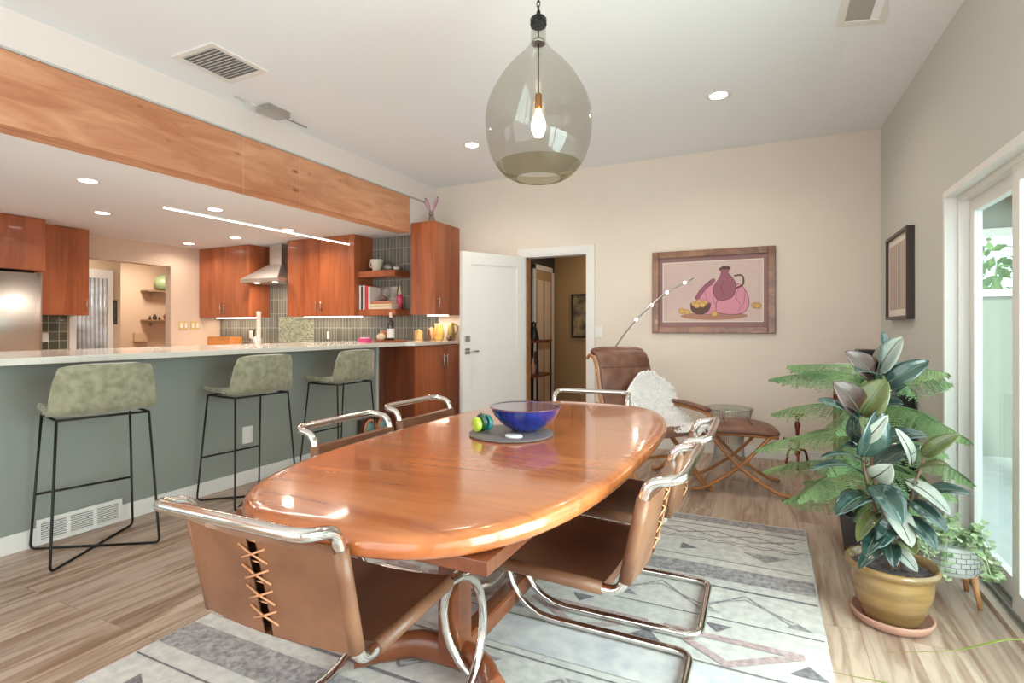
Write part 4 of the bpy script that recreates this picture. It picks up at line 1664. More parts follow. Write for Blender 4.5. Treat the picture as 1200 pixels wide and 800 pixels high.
G_, R_, O_, P_ = LEAFG, LEAFR, LEAFO, LEAFP
LV = [
    (1027, 440, 2.22, 1036, 388, 2.20, 27, G_, (.9, -.6, .3)), (1029, 437, 2.21, 1056, 394, 2.16, 19, P_, (-.6, -1, .2)),
    (1026, 444, 2.21, 993, 412, 2.15, 20, R_, (.2, -1, .3)), (1025, 447, 2.20, 1004, 432, 2.10, 18, G_, (0, -.6, 1)),
    (1039, 449, 2.20, 1089, 422, 2.12, 17, G_, (0, -1, .5)), (1030, 440, 2.22, 1047, 414, 2.24, 16, G_, (.4, -.8, .6)),
    (1007, 483, 2.17, 979, 448, 2.10, 24, R_, (.2, -1, .3)), (1009, 487, 2.16, 1038, 444, 2.10, 27, O_, (-.3, -1, .3)),
    (1034, 470, 2.20, 1061, 450, 2.13, 22, G_, (0, -.6, 1)), (1028, 478, 2.20, 1058, 472, 2.12, 20, G_, (.2, -.6, 1)),
    (1002, 499, 2.16, 961, 466, 2.05, 19, G_, (0, -.7, 1)), (1000, 490, 2.17, 984, 470, 2.1, 16, G_, (0, -.7, 1)),
    (1010, 535, 2.16, 1032, 480, 2.09, 27, G_, (.5, -.8, .5)), (1009, 519, 2.15, 1041, 487, 2.06, 12, P_, (.2, -1, .2)),
    (1006, 520, 2.17, 1000, 485, 2.12, 13, G_, (-.6, -.8, .3)),
    (1013, 543, 2.17, 963, 531, 2.05, 10, G_, (0, -.4, 1)), (1012, 556, 2.17, 951, 545, 2.02, 13, G_, (0, -.4, 1)),
    (1024, 548, 2.20, 1078, 521, 2.10, 20, G_, (0, -.7, 1)), (1030, 517, 2.24, 1088, 508, 2.2, 18, G_, (0, -.5, 1)),
    (1081, 534, 2.12, 1123, 508, 2.04, 14, O_, (.1, -.8, .7)), (1073, 552, 2.12, 1111, 543, 2.0, 13, O_, (.1, -.6, 1)),
    (1083, 575, 2.12, 1139, 577, 2.02, 14, G_, (0, -.5, 1)), (1068, 545, 2.12, 1052, 502, 2.08, 12, P_, (.8, -1, .2)),
    (1022, 568, 2.14, 1058, 612, 1.98, 25, G_, (.2, -.7, .9)), (1030, 566, 2.15, 1062, 600, 2.06, 18, G_, (.5, -.7, .7)),
    (1021, 582, 2.16, 980, 599, 2.0, 21, G_, (-.2, -.7, .9)), (1022, 560, 2.18, 1045, 545, 2.1, 20, P_, (.3, -.9, .4)),
    (1060, 562, 2.12, 1116, 602, 2.0, 16, P_, (.1, -.6, 1)), (1062, 585, 2.12, 1112, 622, 2.0, 17, G_, (.1, -.6, 1)),
    (1063, 604, 2.12, 1098, 643, 1.98, 17, G_, (.2, -.7, .8)), (1060, 596, 2.13, 1075, 560, 2.08, 10, R_, (1, -1, .2)),
    (1035, 618, 2.17, 1014, 648, 2.02, 18, G_, (-.3, -.8, .6)), (1030, 600, 2.17, 1004, 632, 2.08, 14, O_, (-.5, -.8, .5)),
    (1038, 588, 2.16, 1070, 640, 2.02, 20, P_, (.2, -.8, .6)), (1052, 632, 2.13, 1072, 648, 2.02, 20, O_, (.2, -.7, .8)),
    (1040, 630, 2.16, 1048, 664, 2.06, 15, G_, (0, -1, .4)), (1048, 640, 2.14, 1076, 670, 2.08, 11, P_, (.2, -1, .3)),
    (1026, 600, 2.17, 1040, 570, 2.08, 19, G_, (.5, -.8, .6)), (1034, 640, 2.18, 1006, 664, 2.10, 12, G_, (-.3, -.7, .8)),
    (1044, 610, 2.16, 1030, 640, 2.04, 17, G_, (-.1, -.9, .5)), (1020, 530, 2.2, 990, 520, 2.15, 13, G_, (0, -.6, 1)),
    (1020, 575, 2.19, 1000, 560, 2.12, 12, O_, (-.2, -.7, 1)),
]
for q in LV:
    leaf(*q)

# ============================================================ NORFOLK PINE
np_ = empty('norfolk_pine', (.47, 3.36, 0))
tag(np_, 'feathery light green indoor pine with drooping branches behind the rubber plant', 'potted plant')
NP = Vector((.47, 3.36, 0))
MB().lathe([(.0001, 0), (.10, 0), (.125, .2), (.135, .21), (.13, .22), (.118, .19), (.0001, .19)], n=36).build('pot', mat('charcoal_pot', rgb(74, 72, 74), .5), np_)
MB().lathe([(.0001, .198), (.117, .195)], n=24).build('soil', SOIL, np_)
MB().tube(catmull([(0, 0, .18), (.01, 0, .4), (0, .01, .7), (.01, 0, 1.0)], 6), [.014 - .0004 * i for i in range(19)], 8, m=REDW).build('trunk', None, np_)
rnd = random.Random(11)


def pine_branch(z, ang, L_, up, droop):
    b = MB()
    dr_ = Vector((math.cos(ang), math.sin(ang), 0))
    pts = [Vector((0, 0, z)) + dr_ * (L_ * t) + Vector((0, 0, up * t * L_ - droop * L_ * t ** 2.2)) for t in [i / 10 for i in range(11)]]
    b.tube(pts, [.0045 * (1 - .07 * i) for i in range(11)], 6, m=NEEDLE)
    side = Vector((-dr_.y, dr_.x, 0))
    nt = int(L_ * 60)
    for i in range(2, nt):
        t = i / nt
        k = t * 10
        j = min(int(k), 9)
        p = pts[j].lerp(pts[j + 1], k - j)
        ll = .125 * math.sin(PI * (t * .82 + .16)) * rnd.uniform(.8, 1.1)
        for s in (-1, 1):
            d = (side * s * .9 + dr_ * .55 + Vector((0, 0, -.35 + rnd.gauss(0, .1)))).normalized()
            m_ = 12
            prev = None
            pp = [p + d * (ll * q / m_) + Vector((0, 0, -.45 * ll * (q / m_) ** 2)) for q in range(m_ + 1)]
            for q in range(m_):
                c = pp[q]
                d2 = (pp[q + 1] - pp[q]).normalized()
                pr2 = d2.cross(Vector((0, 0, 1)))
                if pr2.length < .01:
                    continue
                pr2.normalize()
                for e in (-1, 1):
                    for up2 in (0.35, -.2):
                        n_ = (d2 * .8 + pr2 * e + Vector((0, 0, up2))).normalized() * rnd.uniform(.010, .016)
                        wv = d2 * .0028
                        f = b.bm.faces.new([b.bm.verts.new(c - wv), b.bm.verts.new(c + wv), b.bm.verts.new(c + n_)])
                        f.material_index = 0
    b.build('branch', NEEDLE, np_)


for (z, L_, n, up, dp, a0) in ((.93, .50, 5, .20, .22, 200), (.78, .46, 5, .12, .30, 170), (.63, .52, 6, .10, .32, 190), (.47, .50, 6, .05, .30, 165), (.33, .44, 5, .05, .20, 195)):
    for k in range(n):
        a = R(a0 + k * 360 / n + rnd.uniform(-8, 8))
        # room: the right wall stands .39 m away
        reach = L_ * rnd.uniform(.9, 1.05)
        cx = math.cos(a)
        if cx > .1:
            reach = min(reach, .35 / cx)
        pine_branch(z, a, reach, up, dp)
pine_branch(.80, R(-62), .62, .12, .25)
pine_branch(1.0, R(-50), .42, .1, .12)
pine_branch(1.0, R(200), .40, .05, .06)

# ============================================================ SMALL PLANTER WITH IVY
iv = empty('ivy_planter', (.728, 3.0, 0))
tag(iv, 'small white grooved planter on four wooden legs with trailing variegated ivy', 'potted plant')
POTW = mat('white_grooved_ceramic', rgb(206, 208, 204), .5, noise_amt=.08)
POTG = mat('groove_grey', rgb(140, 142, 142), .6)
b = MB()
b.lathe([(.0001, .12), (.095, .12), (.108, .128), (.112, .15), (.114, .24), (.112, .25), (.106, .25), (.103, .22), (.0001, .215)], n=48, m=POTW)
for z in (.145, .167, .189, .211, .232):
    b.tube([(.1135 * math.cos(2 * PI * i / 40), .1135 * math.sin(2 * PI * i / 40), z) for i in range(40)], .0015, 5, closed=True, m=POTG)
for j, z in enumerate((.156, .178, .200, .2215)):
    for k in range(20):
        a = 2 * PI * (k + .5 * (j % 2)) / 20
        b.tube([(.1137 * math.cos(a), .1137 * math.sin(a), z - .010), (.1137 * math.cos(a), .1137 * math.sin(a), z + .010)], .0011, 4, m=POTG)
b.build('pot', None, iv)
b = MB()
for (sx, sy) in ((1, 1), (-1, -1)):
    pass
b.tube([(-.062, -.062, .112), (.062, .062, .112)], .010, 8, m=TEAKL)
b.tube([(-.062, .062, .112), (.062, -.062, .112)], .010, 8, m=TEAKL)
b.build('cross_brace', None, iv)
for sx in (-1, 1):
    for sy in (-1, 1):
        MB().tube([(sx * .070, sy * .070, .135), (sx * .088, sy * .088, 0.001)], [.0135, .009], 10, m=TEAKL).build('leg', None, iv)
b = MB()
rnd = random.Random(5)
for k in range(26):
    a = rnd.uniform(0, 2 * PI)
    if k < 8:
        a = rnd.uniform(-1.4, -.4)
    L_ = rnd.uniform(.10, .20) if k >= 8 else rnd.uniform(.17, .27)
    d = Vector((math.cos(a), math.sin(a), 0))
    if d.x > .25:
        L_ = min(L_, .105 / d.x)
    pts = [Vector((d.x * .03, d.y * .03, .235))]
    for i in range(1, 7):
        t = i / 6
        pts.append(Vector((d.x * (.03 + L_ * t), d.y * (.03 + L_ * t), .235 + .16 * math.sin(t * 2.4) * rnd.uniform(.5, 1.0) - .14 * t * t)))
    b.tube(pts, .0016, 5, m=IVYG)
    for i in range(1, 7):
        for e in range(3):
            p = pts[i] + Vector((rnd.gauss(0, .014), rnd.gauss(0, .014), rnd.gauss(0, .012)))
            s_ = rnd.uniform(.011, .019)
            q = Matrix.Rotation(rnd.uniform(0, 6.28), 3, 'Z') @ Matrix.Rotation(rnd.uniform(-.8, .8), 3, 'X')
            sh = [(-.5, -.9), (.5, -.9), (1, -.1), (.45, .2), (0, 1.1), (-.45, .2), (-1, -.1)]
            b.poly([p + q @ Vector((x * s_, y * s_, .15 * s_ * abs(x))) for x, y in sh], IVYG)
b.build('foliage', None, iv)

# strappy plant just outside the frame, two of its blades reach into view
sp_ = empty('strappy_plant', (.60, 1.22, 0))
tag(sp_, 'strappy potted plant at the lower right edge, only its long yellow-green blades in view', 'potted plant')
MB().lathe([(.0001, 0), (.09, 0), (.12, .2), (.128, .22), (.12, .225), (.11, .2), (.0001, .19)], n=32).build('pot', TERRA, sp_)
b = MB()


def blade(pts, w):
    q = catmull(pts, 6)
    n = len(q)
    for s in (-1, 1):
        pass

    def f(u, v):
        k = v * (n - 1)
        i = min(int(k), n - 2)
        p = q[i].lerp(q[i + 1], k - i)
        tg = (q[i + 1] - q[i]).normalized()
        sd_ = tg.cross(Vector((0, 0, 1))).normalized()
        ww = w * min(1, (1 - v) * 3.0) ** .8 + .0003
        return p + sd_ * (2 * u - 1) * ww + Vector((0, 0, abs(2 * u - 1) * ww * .35))
    b.grid(f, 4, 24)


S0 = Vector((.60, 1.22, 0))
W_ = lambda x, y, z: Vector((x, y, z)) - S0
blade([W_(.60, 1.24, .2), W_(.62, 1.5, .44), W_(.60, 1.80, .40), W_(.47, 1.90, .285), W_(.35, 2.14, .12)], .007)
blade([W_(.58, 1.24, .2), W_(.45, 1.45, .40), W_(.31, 1.70, .26), W_(.17, 1.98, .10)], .006)
for k in range(14):
    a = rnd.uniform(0, 6.28)
    if 0.9 < a < 2.9:
        a += 3.0
    r_ = rnd.uniform(.15, .24)
    d = Vector((math.cos(a), math.sin(a), 0))
    blade([W_(.60, 1.22, .2), W_(.60, 1.22, .4) + d * r_ * .5, W_(.60, 1.22, .34) + d * r_], .006)
b.build('foliage', GRASSB, sp_, solid=.0008)

# ============================================================ CORNER FURNITURE
cs = empty('corner_stand', (.66, 5.05, 0))
tag(cs, 'reddish wooden corner stand behind the pine, carrying a framed photo', 'stand')
MB().span((-.17, -.2, .70), (.17, .2, .725), REDW, .004).build('top', None, cs)
MB().span((-.15, -.18, .28), (.15, .18, .30), REDW, .003).build('shelf', None, cs)
for sx in (-1, 1):
    for sy in (-1, 1):
        MB().span((sx * .15 - .015, sy * .18 - .015, 0), (sx * .15 + .015, sy * .18 + .015, .70), REDW, .003).build('leg', None, cs)
pf_ = empty('photo_frame', (.56, 5.02, .7255), R(-20))
tag(pf_, 'small white framed picture standing on the corner stand', 'picture frame')
b = MB()
for (p, q, h0, h1) in ((-.07, -.045, 0, .19), (.045, .07, 0, .19), (-.045, .045, 0, .03), (-.045, .045, .16, .19)):
    b.span((p, -.008, h0), (q, .008, h1), WHITE, .002)
b.build('frame', None, pf_)
MB().span((-.045, -.003, .03), (.045, .003, .16), mat('grey_print', rgb(176, 170, 164), .6, noise_amt=.5, noise_scale=30)).build('print', None, pf_)
for (x, y, z, w, h, lb) in ((.735, 5.12, .7255, .17, .30, 'black box speaker on the corner stand behind the plants'),
                            (.725, 4.28, 0, .22, .80, 'tall black floor speaker against the right wall behind the plants')):
    s_ = empty('speaker', (x, y, z))
    tag(s_, lb, 'speaker')
    MB().span((-w / 2, -.1, 0), (w / 2, .1, h), BLACKP, .006).build('cabinet', None, s_)
    MB().span((-w / 2 + .012, -.108, .015), (w / 2 - .012, -.1, h - .015), mat('speaker_cloth', rgb(44, 42, 42), .95, bump=.4, bump_scale=300), .003).build('grille', None, s_)
sc_ = empty('black_sculpture', (.745, 4.27, .801))
tag(sc_, 'small dark openwork ornament standing on the tall floor speaker', 'ornament')
b = MB()
b.tube(catmull([(0, 0, 0), (.02, 0, .03), (-.03, 0, .06), (.03, 0, .10), (-.02, 0, .13), (.01, 0, .16)], 6), .009, 8, m=BLACKP)
b.lathe([(.0001, 0), (.035, 0), (.03, .01), (.0001, .012)], n=20, m=BLACKP)
b.build('body', None, sc_)

tp = empty('turned_stand', (.225, 5.12, 0))
tag(tp, 'small turned reddish wooden stand with a brass top, right of the ottoman', 'stand')
MB().lathe([(.0001, .12), (.016, .12), (.024, .15), (.012, .18), (.02, .22), (.012, .26), (.016, .34), (.024, .38), (.012, .41), (.02, .46), (.0001, .46)], n=20).build('column', REDW, tp)
MB().lathe([(.0001, .46), (.05, .465), (.055, .475), (.05, .478), (.0001, .47)], n=24).build('tray', BRASS, tp)
for k in range(3):
    a = R(30 + 120 * k)
    MB().tube(catmull([(.012 * math.cos(a), .012 * math.sin(a), .17), (.07 * math.cos(a), .07 * math.sin(a), .15), (.10 * math.cos(a), .10 * math.sin(a), .012)], 5), .010, 8, m=REDW).build('leg', None, tp)
MB().span((-.11, -.02, .235), (.02, .02, .262), REDW, .004).build('side_block', None, tp)

# ============================================================ PICTURES
# big framed picture on the back wall: generic stand-in in the same colours
pic = empty('framed_artwork', (-.489, YB - .001, 1.548))
tag(pic, 'large framed picture in mauve and pink tones on the wall behind the arc lamp', 'picture')
PW, PH = 1.10, .80
FRW = wood('frame_bronze_wood', rgb(104, 66, 46), rgb(156, 108, 76), (6, 6, 6), 2, .3, coat=.3)
b = MB()
fw = .062
for (x0, x1, z0_, z1_) in ((-PW / 2, -PW / 2 + fw, -PH / 2, PH / 2), (PW / 2 - fw, PW / 2, -PH / 2, PH / 2), (-PW / 2 + fw, PW / 2 - fw, PH / 2 - fw, PH / 2), (-PW / 2 + fw, PW / 2 - fw, -PH / 2, -PH / 2 + fw)):
    b.span((x0, -.038, z0_), (x1, 0, z1_), FRW, .010, 3)
b.build('frame', None, pic)
MB().span((-PW / 2 + .05, -.012, -PH / 2 + .05), (PW / 2 - .05, -.006, PH / 2 - .05), mat('mauve_mat', rgb(146, 112, 112), .8)).build('mat_board', None, pic)
iw, ih = .445, .285
b = MB()
b.span((-iw - .008, -.0135, -ih - .008), (iw + .008, -.012, ih + .008), PAPER)
b.span((-iw, -.0145, -ih), (iw, -.0135, ih), mat('art_ground', rgb(206, 182, 176), .7, noise_amt=.05))
ART = dict(br=mat('art_brown', rgb(168, 124, 104), .7), pk=mat('art_pink', rgb(206, 140, 158), .7), mv=mat('art_mauve', rgb(150, 92, 108), .7),
           dk=mat('art_dark', rgb(74, 42, 58), .7), ye=mat('art_yellow', rgb(206, 168, 92), .7), hb=mat('art_hair', rgb(92, 70, 58), .7), sk=mat('art_clay', rgb(196, 148, 116), .7))
yy = [-.0147]


def blob(cx, cz, rx, rz, m, rot=0, n=26, e=1.0, outline_=None):
    for mm, k in ((outline_, 1.0), (m, 1.0)) if outline_ else ((m, 1.0),):
        yy[0] -= .0001
        ex = .007 if (mm is outline_ and outline_) else 0
        pts = []
        for i in range(n):
            a = 2 * PI * i / n
            x = (rx + ex) * math.copysign(abs(math.cos(a)) ** e, math.cos(a))
            z_ = (rz + ex) * math.copysign(abs(math.sin(a)) ** e, math.sin(a))
            pts.append((cx + x * math.cos(rot) - z_ * math.sin(rot), yy[0], cz + x * math.sin(rot) + z_ * math.cos(rot)))
        b.poly(pts, ART[mm])


def shape(pts, m, rim=None, w=.0045):
    q = catmull([(x, 0, z) for x, z in pts + [pts[0]]], 6)[:-1]
    yy[0] -= .0001
    b.poly([(p.x, yy[0], p.z) for p in q], ART[m])
    if rim:
        line([(p.x, p.z) for p in q] + [(q[0].x, q[0].z)], rim, w)


def line(pts, m, w=.004):
    yy[0] -= .0001
    for p, q in zip(pts, pts[1:]):
        p, q = Vector((p[0], p[1])), Vector((q[0], q[1]))
        if (q - p).length < 1e-5:
            continue
        d = (q - p).normalized()
        n = Vector((-d.y, d.x)) * w / 2
        b.poly([(p.x + n.x, yy[0], p.y + n.y), (q.x + n.x, yy[0], q.y + n.y), (q.x - n.x, yy[0], q.y - n.y), (p.x - n.x, yy[0], p.y - n.y)], ART[m])


def curve(pts, m, w=.004):
    line([(p.x, p.z) for p in catmull([(x, 0, z) for x, z in pts], 6)], m, w)


# a generic still life: draped cloth, a tall pitcher, a bowl and fruit
blob(.02, -.235, .30, .038, 'br')
shape([(-.16, -.20), (-.13, -.10), (-.09, .00), (-.02, .06), (.06, .03), (.10, -.08), (.08, -.18), (-.02, -.22)], 'pk', 'mv')
shape([(.04, -.20), (.05, -.10), (.10, -.02), (.17, .05), (.25, .06), (.31, -.02), (.33, -.12), (.29, -.20), (.18, -.225)], 'pk', 'dk')
shape([(.02, -.02), (.03, .06), (.07, .12), (.09, .18), (.07, .215), (.16, .215), (.15, .17), (.19, .12), (.22, .05), (.20, -.04), (.14, -.08), (.06, -.08)], 'mv', 'dk')
curve([(.20, .14), (.27, .14), (.28, .06), (.215, .02)], 'hb', .016)
shape([(-.15, -.06), (-.10, .02), (-.03, .09), (.02, .12), (.03, .09), (-.04, .03), (-.10, -.05), (-.12, -.09)], 'mv', 'dk', .003)
shape([(.065, .205), (.10, .235), (.15, .235), (.17, .205)], 'hb')
curve([(.24, .02), (.22, -.06), (.26, -.14), (.24, -.19)], 'mv')
curve([(.29, .0), (.29, -.09), (.27, -.15)], 'mv')
curve([(-.06, .01), (-.04, -.08), (-.05, -.15)], 'mv')
curve([(.03, .0), (.02, -.08), (.05, -.15)], 'mv')
curve([(.11, .10), (.09, .03), (.11, -.03)], 'dk', .003)
shape([(-.19, -.11), (-.18, -.18), (-.13, -.215), (-.07, -.215), (-.02, -.18), (-.01, -.11), (-.10, -.13)], 'hb', 'dk', .003)
for (x, z) in ((-.15, -.115), (-.11, -.10), (-.06, -.105), (-.13, -.13), (-.08, -.125), (-.27, -.185), (-.22, -.195), (.03, -.215), (.38, -.14), (.405, -.145)):
    blob(x, z, .024, .021, 'ye', outline_='br')
b.build('print', None, pic)

# striped tree-trunk print on the right wall
p2 = empty('framed_print', (XR - .001, 4.60, 1.565))
tag(p2, 'narrow dark framed print of pale tree trunks on the grey right wall', 'picture')
b = MB()
hw, hh, fw = .345, .305, .022
for (y0_, y1_, z0_, z1_) in ((-hw, -hw + fw, -hh, hh), (hw - fw, hw, -hh, hh), (-hw + fw, hw - fw, hh - fw, hh), (-hw + fw, hw - fw, -hh, -hh + fw)):
    b.span((-.045, y0_, z0_), (0, y1_, z1_), mat('espresso_frame', rgb(58, 46, 42), .4), .002)
b.build('frame', None, p2)
b = MB()
b.span((-.026, -hw + fw, -hh + fw), (-.02, hw - fw, hh - fw), PAPER)
b.span((-.0275, -hw + .065, -hh + .07), (-.026, hw - .065, hh - .07), mat('print_beige', rgb(196, 178, 164), .8))
rnd = random.Random(9)
for k in range(9):
    y = -hw + .09 + k * .062
    w = rnd.uniform(.010, .018)
    b.poly([(-.0278, y - w, -hh + .07), (-.0278, y + w, -hh + .07), (-.0278, y + w * .7, hh - .07), (-.0278, y - w * .7, hh - .07)], mat('print_grey', rgb(120, 110, 104), .8, noise_amt=.4, noise_scale=30))
    b.poly([(-.0279, y - w * .2, -hh + .07), (-.0279, y + w * .6, -hh + .07), (-.0279, y + w * .4, hh - .07), (-.0279, y - w * .1, hh - .07)], mat('print_white', rgb(216, 206, 196), .8, noise_amt=.2, noise_scale=50))
b.build('print', None, p2)

# picture in the hall
p3 = empty('hall_picture', (-2.38, HY - .001, 1.37))
tag(p3, 'dark framed picture on the tan wall beyond the doorway', 'picture')
b = MB()
for (x0, x1, z0_, z1_) in ((-.15, -.125, -.31, .31), (.125, .15, -.31, .31), (-.125, .125, .285, .31), (-.125, .125, -.31, -.285)):
    b.span((x0, -.03, z0_), (x1, 0, z1_), mat('black_frame', rgb(40, 30, 26), .4), .002)
b.build('frame', None, p3)
MB().span((-.125, -.012, -.285), (.125, -.006, .285), mat('hall_print', rgb(180, 160, 120), .7, col2=rgb(60, 60, 60), noise_scale=7)).build('print', None, p3)

# bar cart in the hall
bc = empty('bar_cart', (-2.63, 6.14, 0))
tag(bc, 'dark wheeled cart with metal frame standing in the hall beyond the doorway', 'cart')
for z in (1.02, .60, .24):
    MB().span((-.14, -.24, z), (.14, .24, z + .03), CHERRYD, .003).build('shelf', None, bc)
for sx in (-1, 1):
    for sy in (-1, 1):
        MB().tube([(sx * .125, sy * .22, .08), (sx * .125, sy * .22, 1.06)], .012, 8, m=BLACKM).build('post', None, bc)
for sx in (-1, 1):
    for sy in (-1, 1):
        b = MB()
        r_ = .155 if sy < 0 else .06
        b.tube([(sx * .15, sy * .20 + r_ * math.cos(2 * PI * i / 28), r_ + .002 + .0 + r_ * .93 * math.sin(2 * PI * i / 28)) for i in range(28)], .011, 8, closed=True, m=BLACKM)
        for k in range(4):
            a = PI * k / 4
            b.tube([(sx * .15, sy * .20 - r_ * .9 * math.cos(a), r_ - r_ * .9 * math.sin(a)), (sx * .15, sy * .20 + r_ * .9 * math.cos(a), r_ + r_ * .9 * math.sin(a))], .005, 6, m=BLACKM)
        b.build('wheel', None, bc)
st_ = empty('dark_figurine', (-2.63, 6.10, 1.0505))
tag(st_, 'dark pyramid-like figurine on top of the hall cart', 'figurine')
MB().lathe([(.0001, 0), (.075, 0), (.07, .02), (.055, .09), (.035, .15), (.028, .165), (.034, .185), (.03, .215), (.0001, .23)], n=20).build('body', BLACKP, st_)
for k, (x, y, h, mm) in enumerate(((-.06, -.12, .24, 'dk'), (.03, -.06, .28, 'hb'), (.05, -.17, .2, 'sk'), (-.02, .08, .26, 'dk'))):
    o = empty('bottle', (-2.63 + x, 6.14 + y, .6305))
    tag(o, ['dark bottle at the left of the hall cart middle shelf', 'brown bottle in the centre of the hall cart middle shelf', 'clay-coloured small bottle at the front of the hall cart', 'dark bottle at the back of the hall cart'][k], 'bottle')
    MB().lathe([(.0001, 0), (.035, 0), (.036, h * .55), (.014, h * .72), (.012, h), (.0001, h)], n=16).build('body', ART[mm], o)

# ============================================================ SHELF CONTENTS
SHL, SHU = 1.4253, 1.8953
BC = [(232, 228, 222), (60, 58, 62), (214, 208, 200), (186, 60, 66), (186, 60, 66), (222, 214, 208)]
BN = ['white', 'black', 'cream', 'red', 'crimson', 'pale']
bx = -4.575
PG = mat('page_paper', rgb(226, 218, 200), .8)
for k in range(6):
    w = (.026, .03, .026, .03, .022, .026)[k]
    h = (.30, .28, .30, .30, .29, .28)[k]
    o = empty('book', (bx + w / 2, 5.25, SHL))
    tag(o, '%s spined book standing on the lower shelf, %s' % (BN[k], ['first at the left end', 'second from the left', 'third from the left', 'fourth, right of the cream one', 'fifth, beside the other red one', 'last before the leaning picture'][k]), 'book', 'standing books on the lower shelf')
    c = mat('cover_%d' % k, rgb(*BC[k]), .5)
    b = MB()
    b.span((-w / 2, -.10, 0), (-w / 2 + .003, .10, h), c)
    b.span((w / 2 - .003, -.10, 0), (w / 2, .10, h), c)
    b.span((-w / 2, -.103, 0), (w / 2, -.099, h), c, .001)
    b.build('cover', None, o)
    MB().span((-w / 2 + .003, -.098, .004), (w / 2 - .003, .095, h - .004), PG).build('pages', None, o)
    bx += w + .002
o = empty('picture_card', (-4.30, 5.345, SHL), 0)
tag(o, 'square pale picture leaning behind the stacked books on the lower shelf', 'picture')
MB().box((0, .03, .145), (.26, .012, .29), (R(-6), 'X'), mat('card_art', rgb(214, 208, 198), .6, col2=rgb(130, 120, 112), noise_scale=9)).build('board', None, o)
z = SHL
for k, (w, d_, h, c, lb) in enumerate(((.34, .20, .036, (226, 206, 176), 'cream hardback lying at the bottom of the stack on the lower shelf'),
                                       (.32, .19, .034, (222, 196, 150), 'yellowish hardback lying in the middle of the stack on the lower shelf'),
                                       (.30, .18, .030, (206, 120, 96), 'coral hardback lying on top of the stack on the lower shelf'))):
    o = empty('book', (-4.235 + .005 * k, 5.235, z + .0003))
    tag(o, lb, 'book', 'stacked books on the lower shelf')
    c = mat('stack_cover_%d' % k, rgb(*c), .5)
    b = MB()
    b.span((-w / 2, -d_ / 2, 0), (w / 2, d_ / 2, .003), c)
    b.span((-w / 2, -d_ / 2, h - .003), (w / 2, d_ / 2, h), c)
    b.span((-w / 2, -d_ / 2, 0), (w / 2, -d_ / 2 + .003, h), c)
    b.build('cover', None, o)
    MB().span((-w / 2 + .003, -d_ / 2 + .003, .003), (w / 2 - .004, d_ / 2 - .004, h - .003), PG).build('pages', None, o)
    z += h + .0005
o = empty('seashell', (-4.26, 5.22, z))
tag(o, 'small brown shell ornament on top of the stacked books', 'ornament')
b = MB().lathe([(.0001, 0), (.03, .005), (.055, .02), (.05, .04), (.035, .048), (.03, .06), (.018, .068), (.0001, .085)], n=20, wob=lambda a, z: 1 + .12 * math.sin(a * 3 + z * 60))
b.build('body', mat('shell_brown', rgb(120, 96, 76), .5, noise_amt=.5, noise_scale=40), o)
o = empty('pink_bottle', (-4.045, 5.27, SHL))
tag(o, 'pink bottle with pale top at the right end of the lower shelf', 'bottle')
tag(MB().lathe([(.0001, .0), (.022, .0), (.018, .05), (.036, .08), (.04, .12), (.034, .16), (.02, .18), (.0001, .18)], n=20).build('body', mat('pink_glass', rgb(206, 66, 106), .25, coat=.5), o), None)
tag(MB().lathe([(.02, .18), (.024, .20), (.014, .24), (.008, .28), (.0001, .29)], n=16).build('stopper', mat('pale_stopper', rgb(196, 188, 156), .4), o), 'pale green stopper')

o = empty('jug', (-4.385, 5.25, SHU))
tag(o, 'pale stoneware jug on the upper cherry shelf', 'jug')
MB().lathe([(.0001, 0), (.045, 0), (.05, .01), (.062, .07), (.080, .14), (.082, .15), (.076, .15), (.058, .08), (.045, .015), (.0001, .012)], n=28).build('body', mat('stoneware', rgb(214, 208, 190), .4), o)
MB().tube(catmull([(-.072, 0, .13), (-.11, 0, .12), (-.10, 0, .07), (-.062, 0, .05)], 6), .007, 8).build('handle', mat('stoneware', rgb(214, 208, 190), .4), o)
o = empty('teapot', (-4.20, 5.27, SHU))
tag(o, 'grey metal teapot right of the jug on the upper shelf', 'teapot')
TPM = mat('pewter', rgb(150, 146, 140), .35, .7)
MB().lathe([(.0001, 0), (.04, 0), (.065, .02), (.070, .05), (.055, .08), (.025, .095), (.01, .098), (.012, .108), (.0001, .115)], n=28).build('body', TPM, o)
MB().tube(catmull([(.055, 0, .03), (.095, 0, .05), (.12, 0, .085)], 5), [.012, .011, .010, .009, .008, .008, .007, .007, .006, .006, .006], 8).build('spout', TPM, o)
MB().tube(catmull([(-.05, 0, .075), (-.10, 0, .08), (-.10, 0, .035), (-.06, 0, .025)], 5), .005, 8).build('handle', TPM, o)
o = empty('small_bowl', (-4.06, 5.22, SHU))
tag(o, 'little pale bowl at the right end of the upper shelf', 'bowl')
MB().lathe([(.0001, 0), (.02, 0), (.04, .03), (.043, .04), (.038, .036), (.018, .008), (.0001, .006)], n=24).build('body', WHITEP, o)

